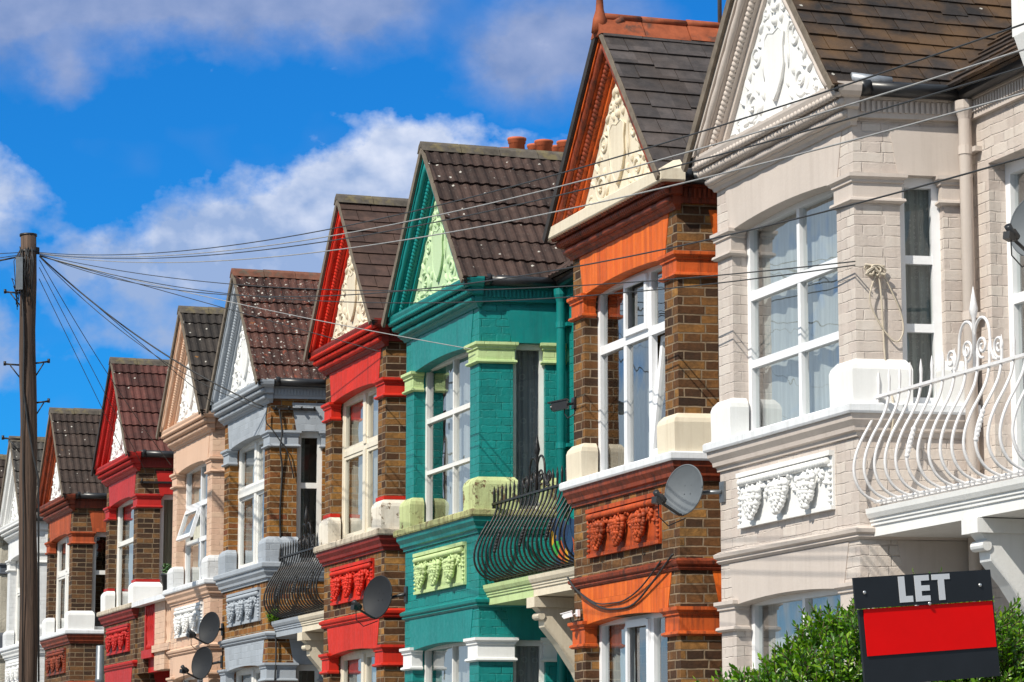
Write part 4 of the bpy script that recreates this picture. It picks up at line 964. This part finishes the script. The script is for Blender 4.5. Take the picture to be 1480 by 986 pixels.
b=MB().frame(*fr); b.box(-w2-.005,w2-.005,-.012,.0,.105,.262); hd=b.build('header_panel',M['sgn_black'],sg)
b=MB().frame(*fr); b.box(-w2+.045,w2-.005,-.004,.0015,-.135,.102); b.build('red_panel',M['sgn_red'],sg)
def letters(mb,x,z,h):
    t=.28*h
    for L in 'LET':
        if L=='L':
            w=.60*h; mb.box(x,x+t,-.0155,-.0121,z,z+h); mb.box(x+t,x+w,-.0155,-.0121,z,z+t*.85); x+=w+.13*h
        elif L=='E':
            w=.66*h; mb.box(x,x+t,-.0155,-.0121,z,z+h)
            for zz in (z,z+(h-t*.75)/2,z+h-t*.75): mb.box(x+t,x+w,-.0155,-.0121,zz,zz+t*.75)
            x+=w+.13*h
        else:
            w=.82*h; mb.box(x,x+w,-.0155,-.0121,z+h-t*.75,z+h); mb.box(x+(w-t)/2,x+(w+t)/2,-.0155,-.0121,z,z+h-t*.75)
b=MB().frame(*fr); letters(b,-.155,.122,.132); b.build('lettering',M['sgn_white'],hd)
b=MB().frame(*fr)
for (x,z) in ((-.36,.185),(.335,.185),(.02,.108)): b.blob((x,-.014,z),(.010,.006,.010),1)
b.build('screw',M['screw'],sg)
b=MB(); b.frame((-.025,0,0)); b.box(-.045,-.002,-.03,.03,-.2,2.62); b.build('post',M['white_wood'],sg)
# ------------------------------------------------------------------ hedge
hg=empty('hedge',(-14.9,7.45,0),'bright green leafy hedge behind the LET board','hedge')
m,nt,b,o=newmat('privet_leaf');k=NT(nt); gi=k.n('ShaderNodeNewGeometry')
col=k.ramp(gi.outputs['Random Per Island'],[(0,(.022,.08,.003)),(.45,(.075,.20,.006)),(.8,(.15,.32,.010)),(1,(.26,.40,.02))])
k.set(b.inputs['Base Color'],col); b.inputs['Roughness'].default_value=.34
tr=k.n('ShaderNodeBsdfTranslucent'); k.set(tr.inputs[0],k.mix(1,col,(1.5,1.6,.6,1),'MULTIPLY')); x=k.n('ShaderNodeMixShader'); x.inputs[0].default_value=.25
k.set(x.inputs[1],b.outputs[0]);k.set(x.inputs[2],tr.outputs[0]);k.set(o.inputs[0],x.outputs[0]); M['privet']=m
hr=random.Random(3)
cr=MB(); tw=MB()
def top(y): # crown height across the hedge (local y)
    q=(y+.05)/.95
    return 2.65-.40*max(0,-q)**1.25*1.15-.20*max(0,q)**1.5 +.05*math.sin(y*9)+.03*math.sin(y*23)
def leaf(mb,p,d,n,L):
    d=d.normalized(); s=d.cross(n).normalized()*L*.21; u=n.normalized()*L*.08
    a=p;t=p+d*L; mpt=p+d*L*.5
    mb.v+=[tuple(a),tuple(p+d*L*.28+s*.85+u),tuple(p+d*L*.62+s+u),tuple(t),tuple(p+d*L*.62-s+u),tuple(p+d*L*.28-s*.85+u),tuple(mpt-u*.3)]
    i=len(mb.v)-7
    for f in ((0,1,6),(1,2,6),(2,3,6),(3,4,6),(4,5,6),(5,0,6)):
        mb.f.append(tuple(i+q for q in f)); mb.sm.append(True); mb.uv+=[(0,0)]*3
def shoot(p,d,n,L):
    tw.tube([p,p+d*n*.022],.003,4)
    ax=d.cross(Vector((hr.uniform(-1,1),hr.uniform(-1,1),.3))).normalized()
    for i in range(n):
        for s in (-1,1):
            q=Matrix.Rotation(i*1.57+hr.uniform(-.3,.3),3,d)@(ax*s)
            ld=(q*.85+d*hr.uniform(.45,.9)).normalized()
            leaf(cr,p+d*(i*.021),ld,(d-ld*ld.dot(d)*.5)+Vector((hr.uniform(-.3,.3),)*3),L*hr.uniform(.75,1.15)*(1-.35*(i/n)**2))
    leaf(cr,p+d*(n*.021),d,ax,L*.8)
N=3800
for i in range(N):
    y=hr.uniform(-1.25,1.0); x=hr.uniform(-.5,.55)
    zt=top(y)-.42*(abs(x)/.5)**2.4
    r=hr.random()
    if r<.4: z=zt-hr.uniform(-.03,.1)
    else:
        z=zt-hr.uniform(0,1.0); x=.5*hr.uniform(.55,1.)*(1 if hr.random()<.85 else -1); x*= min(1,((zt+.42-z)/.42)**.5) if z<zt+.42 else 1
        x+=.05*math.sin(y*7+z*5)
    d=Vector((x*1.4+hr.uniform(-.4,.4),hr.uniform(-.45,.45)+y*.3,hr.uniform(.35,1.1))).normalized()
    shoot(Vector((x,y,z)),d,hr.randint(4,7),hr.uniform(.04,.058))
for (y,h) in ((-.78,.06),(-.62,.08),(-.42,.07),(-.2,.10),(-.15,.08),(.02,.09),(.07,.06),(.62,.10),(.7,.08),(.8,.1),(-.9,.08)):
    p=Vector((hr.uniform(-.1,.3),y,top(y)-.03)); d=Vector((hr.uniform(-.1,.2),hr.uniform(-.25,.25),1)).normalized(); shoot(p,d,7,.05); shoot(p+d*h,d,6,.045)
cr.build('crown',M['privet'],hg)
for i in range(29):
    y=-1.15+i*.075; tw.tube([(hr.uniform(-.2,.2),y,0),(hr.uniform(-.2,.2),y+.05,1.1),(hr.uniform(-.25,.25),y+hr.uniform(-.1,.1),top(y)-.35)],[.03,.02,.008],6)
tw.build('stem',mat_plain('hedge_stem',(.07,.05,.025),.8),hg)
wd=MB(); cr_=cr; cr=wd
for i in range(16):
    shoot(Vector((hr.uniform(-.08,.12),hr.uniform(-.06,.06),hr.uniform(0,.08))),Vector((hr.uniform(-.6,.6),hr.uniform(-.6,.2),1)).normalized(),5,.05)
o=wd.build('weed',M['privet']); o.location=(XS[4]+.06,FY+.05,3.60+VD[4]); tag(o,'small green weed sprouting at the corner of the blue grey balcony slab','plant')
wd=MB(); cr=wd
for i in range(330):
    z=hr.uniform(-3.9,.2); shoot(Vector((hr.uniform(-.22,.22),hr.uniform(-.25,.1),z)),Vector((hr.uniform(-1,1),-.8,hr.uniform(-.2,.6))).normalized(),4,.09)
M['ivy']=mat_plain('ivy_leaf',(.012,.030,.010),.5,0,.4,.05,3)
o=wd.build('climbing_plant',M['ivy']); o.location=(XS[7]-W-.55,FY+.55,4.15); tag(o,'dark climbing plant in the gap between the white and the dark brick houses','plant')
cr=cr_
# ------------------------------------------------------------------ ground
def sheet(name,x0,x1,y0,y1,z0,z1,mat):
    b=MB(); b.box(x0,x1,y0,y1,z0,z1); o=b.build(name,mat); tag(o,None,None,None,'structure'); return o
M['asphalt']=mat_plain('asphalt',(.05,.05,.052),.9,0,.3,.5,30)
M['paving']=mat_plain('paving',(.26,.25,.23),.85,0,.2,.3,4)
M['soil']=mat_plain('ground_earth',(.14,.12,.09),.95,0,.3,.4,1)
sheet('ground',-400,400,-400,400,-.45,-.16,M['soil'])
sheet('road',-200,120,-3.5,4.0,-.15,-.125,M['asphalt'])
sheet('pavement',-200,120,4.13,6.5,-.15,0,M['paving'])
sheet('kerb',-200,120,4.0,4.128,-.15,.004,mat_plain('kerb_stone',(.33,.32,.30),.85))
sheet('front_garden',-75,-10,6.51,9.6,-.15,-.01,M['paving'])
# ------------------------------------------------------------------ sky and sun
SUN=Vector((.315,-.62,.72)).normalized()
el=math.asin(SUN.z)
w=bpy.data.worlds.new('World'); SC.world=w; w.use_nodes=True; nt=w.node_tree; nt.nodes.clear(); k=NT(nt)
out=k.n('ShaderNodeOutputWorld'); bg=k.n('ShaderNodeBackground'); nt.links.new(bg.outputs[0],out.inputs[0])
sky=k.n('ShaderNodeTexSky',sky_type='NISHITA'); sky.sun_disc=False; sky.sun_elevation=el; sky.sun_rotation=math.atan2(SUN.x,SUN.y); sky.ozone_density=3.0; sky.air_density=1.0; sky.dust_density=.3
blue=k.mix(1,sky.outputs[0],(.10,.86,1.68,1),'MULTIPLY')
geo=k.n('ShaderNodeTexCoord'); sp=k.n('ShaderNodeSeparateXYZ'); k.set(sp.inputs[0],geo.outputs['Generated'])
az=k.m('MULTIPLY',k.m('ARCTAN2',sp.outputs[1],k.m('MULTIPLY',sp.outputs[0],-1)),57.2958); elv=k.m('MULTIPLY',k.m('ARCSINE',sp.outputs[2]),57.2958)
cv=k.n('ShaderNodeCombineXYZ'); k.set(cv.inputs[0],az); k.set(cv.inputs[1],k.m('MULTIPLY',elv,1.25))
wz=k.n('ShaderNodeTexNoise'); k.set(wz.inputs['Vector'],cv.outputs[0]); wz.inputs['Scale'].default_value=.9; wz.inputs['Detail'].default_value=5; wz.inputs['Roughness'].default_value=.6
ws=k.n('ShaderNodeSeparateColor'); k.set(ws.inputs[0],wz.outputs[1])
azw=k.m('ADD',az,k.m('MULTIPLY',k.m('SUBTRACT',ws.outputs[0],.5),1.6)); elw=k.m('ADD',elv,k.m('MULTIPLY',k.m('SUBTRACT',ws.outputs[1],.5),1.3))
def blobs(L):
    acc=None
    for (a,e,wa,we,am) in L:
        da=k.m('POWER',k.m('ABSOLUTE',k.m('DIVIDE',k.m('SUBTRACT',azw,a),wa)),2.0); de=k.m('POWER',k.m('ABSOLUTE',k.m('DIVIDE',k.m('SUBTRACT',elw,e),we)),2.0)
        v=k.m('MULTIPLY',k.m('EXPONENT',k.m('MULTIPLY',k.m('ADD',da,de),-1)),am)
        acc=v if acc is None else k.m('ADD',acc,v)
    return acc
fb=k.noise(cv.outputs[0],.95,7,.52); fb2=k.noise(cv.outputs[0],.36,3,.45); fb3=k.noise(cv.outputs[0],1.25,6,.5)
cum=blobs([(16.6,12.2,1.2,.8,.95),(14.9,11.5,1.3,.8,1.),(18.2,12.0,1.3,.7,.95),(13.0,10.6,1.5,.8,.9),(16.0,10.3,3.0,1.2,1.1),(19.5,10.6,2.0,1.2,.7),(10.6,10.2,1.3,.55,.75),(8.4,11.4,1.0,1.0,.95),(8.3,8.4,1.0,.8,.9),(11.5,9.0,1.6,.8,.6),(21.5,12.2,1.5,1.3,.6)])
dc=k.m('ADD',cum,k.m('MULTIPLY',k.m('SUBTRACT',fb,.5),1.25))
mc=k.mr(dc,.24,.78,0,1)
gr=blobs([(9.5,15.3,2.6,1.0,1.2),(13.5,15.4,2.6,.85,1.2),(16.0,15.2,1.3,.7,.8),(9.9,13.8,.6,.6,.8),(8.0,14.9,1.4,.8,.9),(18.9,14.3,1.0,1.05,1.1),(20.5,14.7,1.3,1.1,.9),(12,17.5,6,1.5,.9)])
dg=k.m('ADD',gr,k.m('MULTIPLY',k.m('SUBTRACT',fb2,.5),.9))
mg=k.m('MULTIPLY',k.mr(dg,.10,1.05,0,1),.95)
far=k.m('MULTIPLY',k.mr(fb2,.22,.46,0,1),k.mr(k.m('ABSOLUTE',k.m('SUBTRACT',az,14)),9,14,0,1))  # unseen clouds outside the view, added to whiten the fill light and pane reflections
gcol=k.mix(k.mr(fb,.35,.7,0,1),(2.6,3.8,7.0,1),(4.2,5.2,8.2,1))
ccol=k.mix(k.mr(k.m('ADD',k.m('MULTIPLY',fb3,.75),k.m('MULTIPLY',k.m('SUBTRACT',elv,10.6),.10)),.36,.66,0,1),(3.9,5.5,8.9,1),(8.8,9.6,11.6,1))
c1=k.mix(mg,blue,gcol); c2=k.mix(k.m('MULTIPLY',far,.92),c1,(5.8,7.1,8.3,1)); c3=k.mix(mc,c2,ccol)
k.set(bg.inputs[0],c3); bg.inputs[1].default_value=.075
sl=bpy.data.lights.new('sun','SUN'); sl.energy=5.0; sl.angle=R(.53); sl.color=(1,.94,.83)
so=bpy.data.objects.new('sun',sl); COL.objects.link(so); so.rotation_euler=SUN.to_track_quat('Z','Y').to_euler(); so.location=(0,0,30)
# ------------------------------------------------------------------ camera
cd=bpy.data.cameras.new('camera'); cd.sensor_width=36; cd.lens=4212.12/1480*36; cd.clip_start=.1; cd.clip_end=3000
ca=bpy.data.objects.new('camera',cd); COL.objects.link(ca); ca.location=(0,0,1.65); ca.rotation_euler=(R(90+8.74253),0,R(90-18.83186)); SC.camera=ca
SC.view_settings.view_transform='Standard'; SC.view_settings.look='None'; SC.view_settings.exposure=.12; SC.view_settings.gamma=1
SC.cycles.max_bounces=6; SC.cycles.adaptive_threshold=.02; SC.cycles.diffuse_bounces=3; SC.cycles.glossy_bounces=3; SC.cycles.transparent_max_bounces=12; SC.cycles.caustics_reflective=False; SC.cycles.caustics_refractive=False
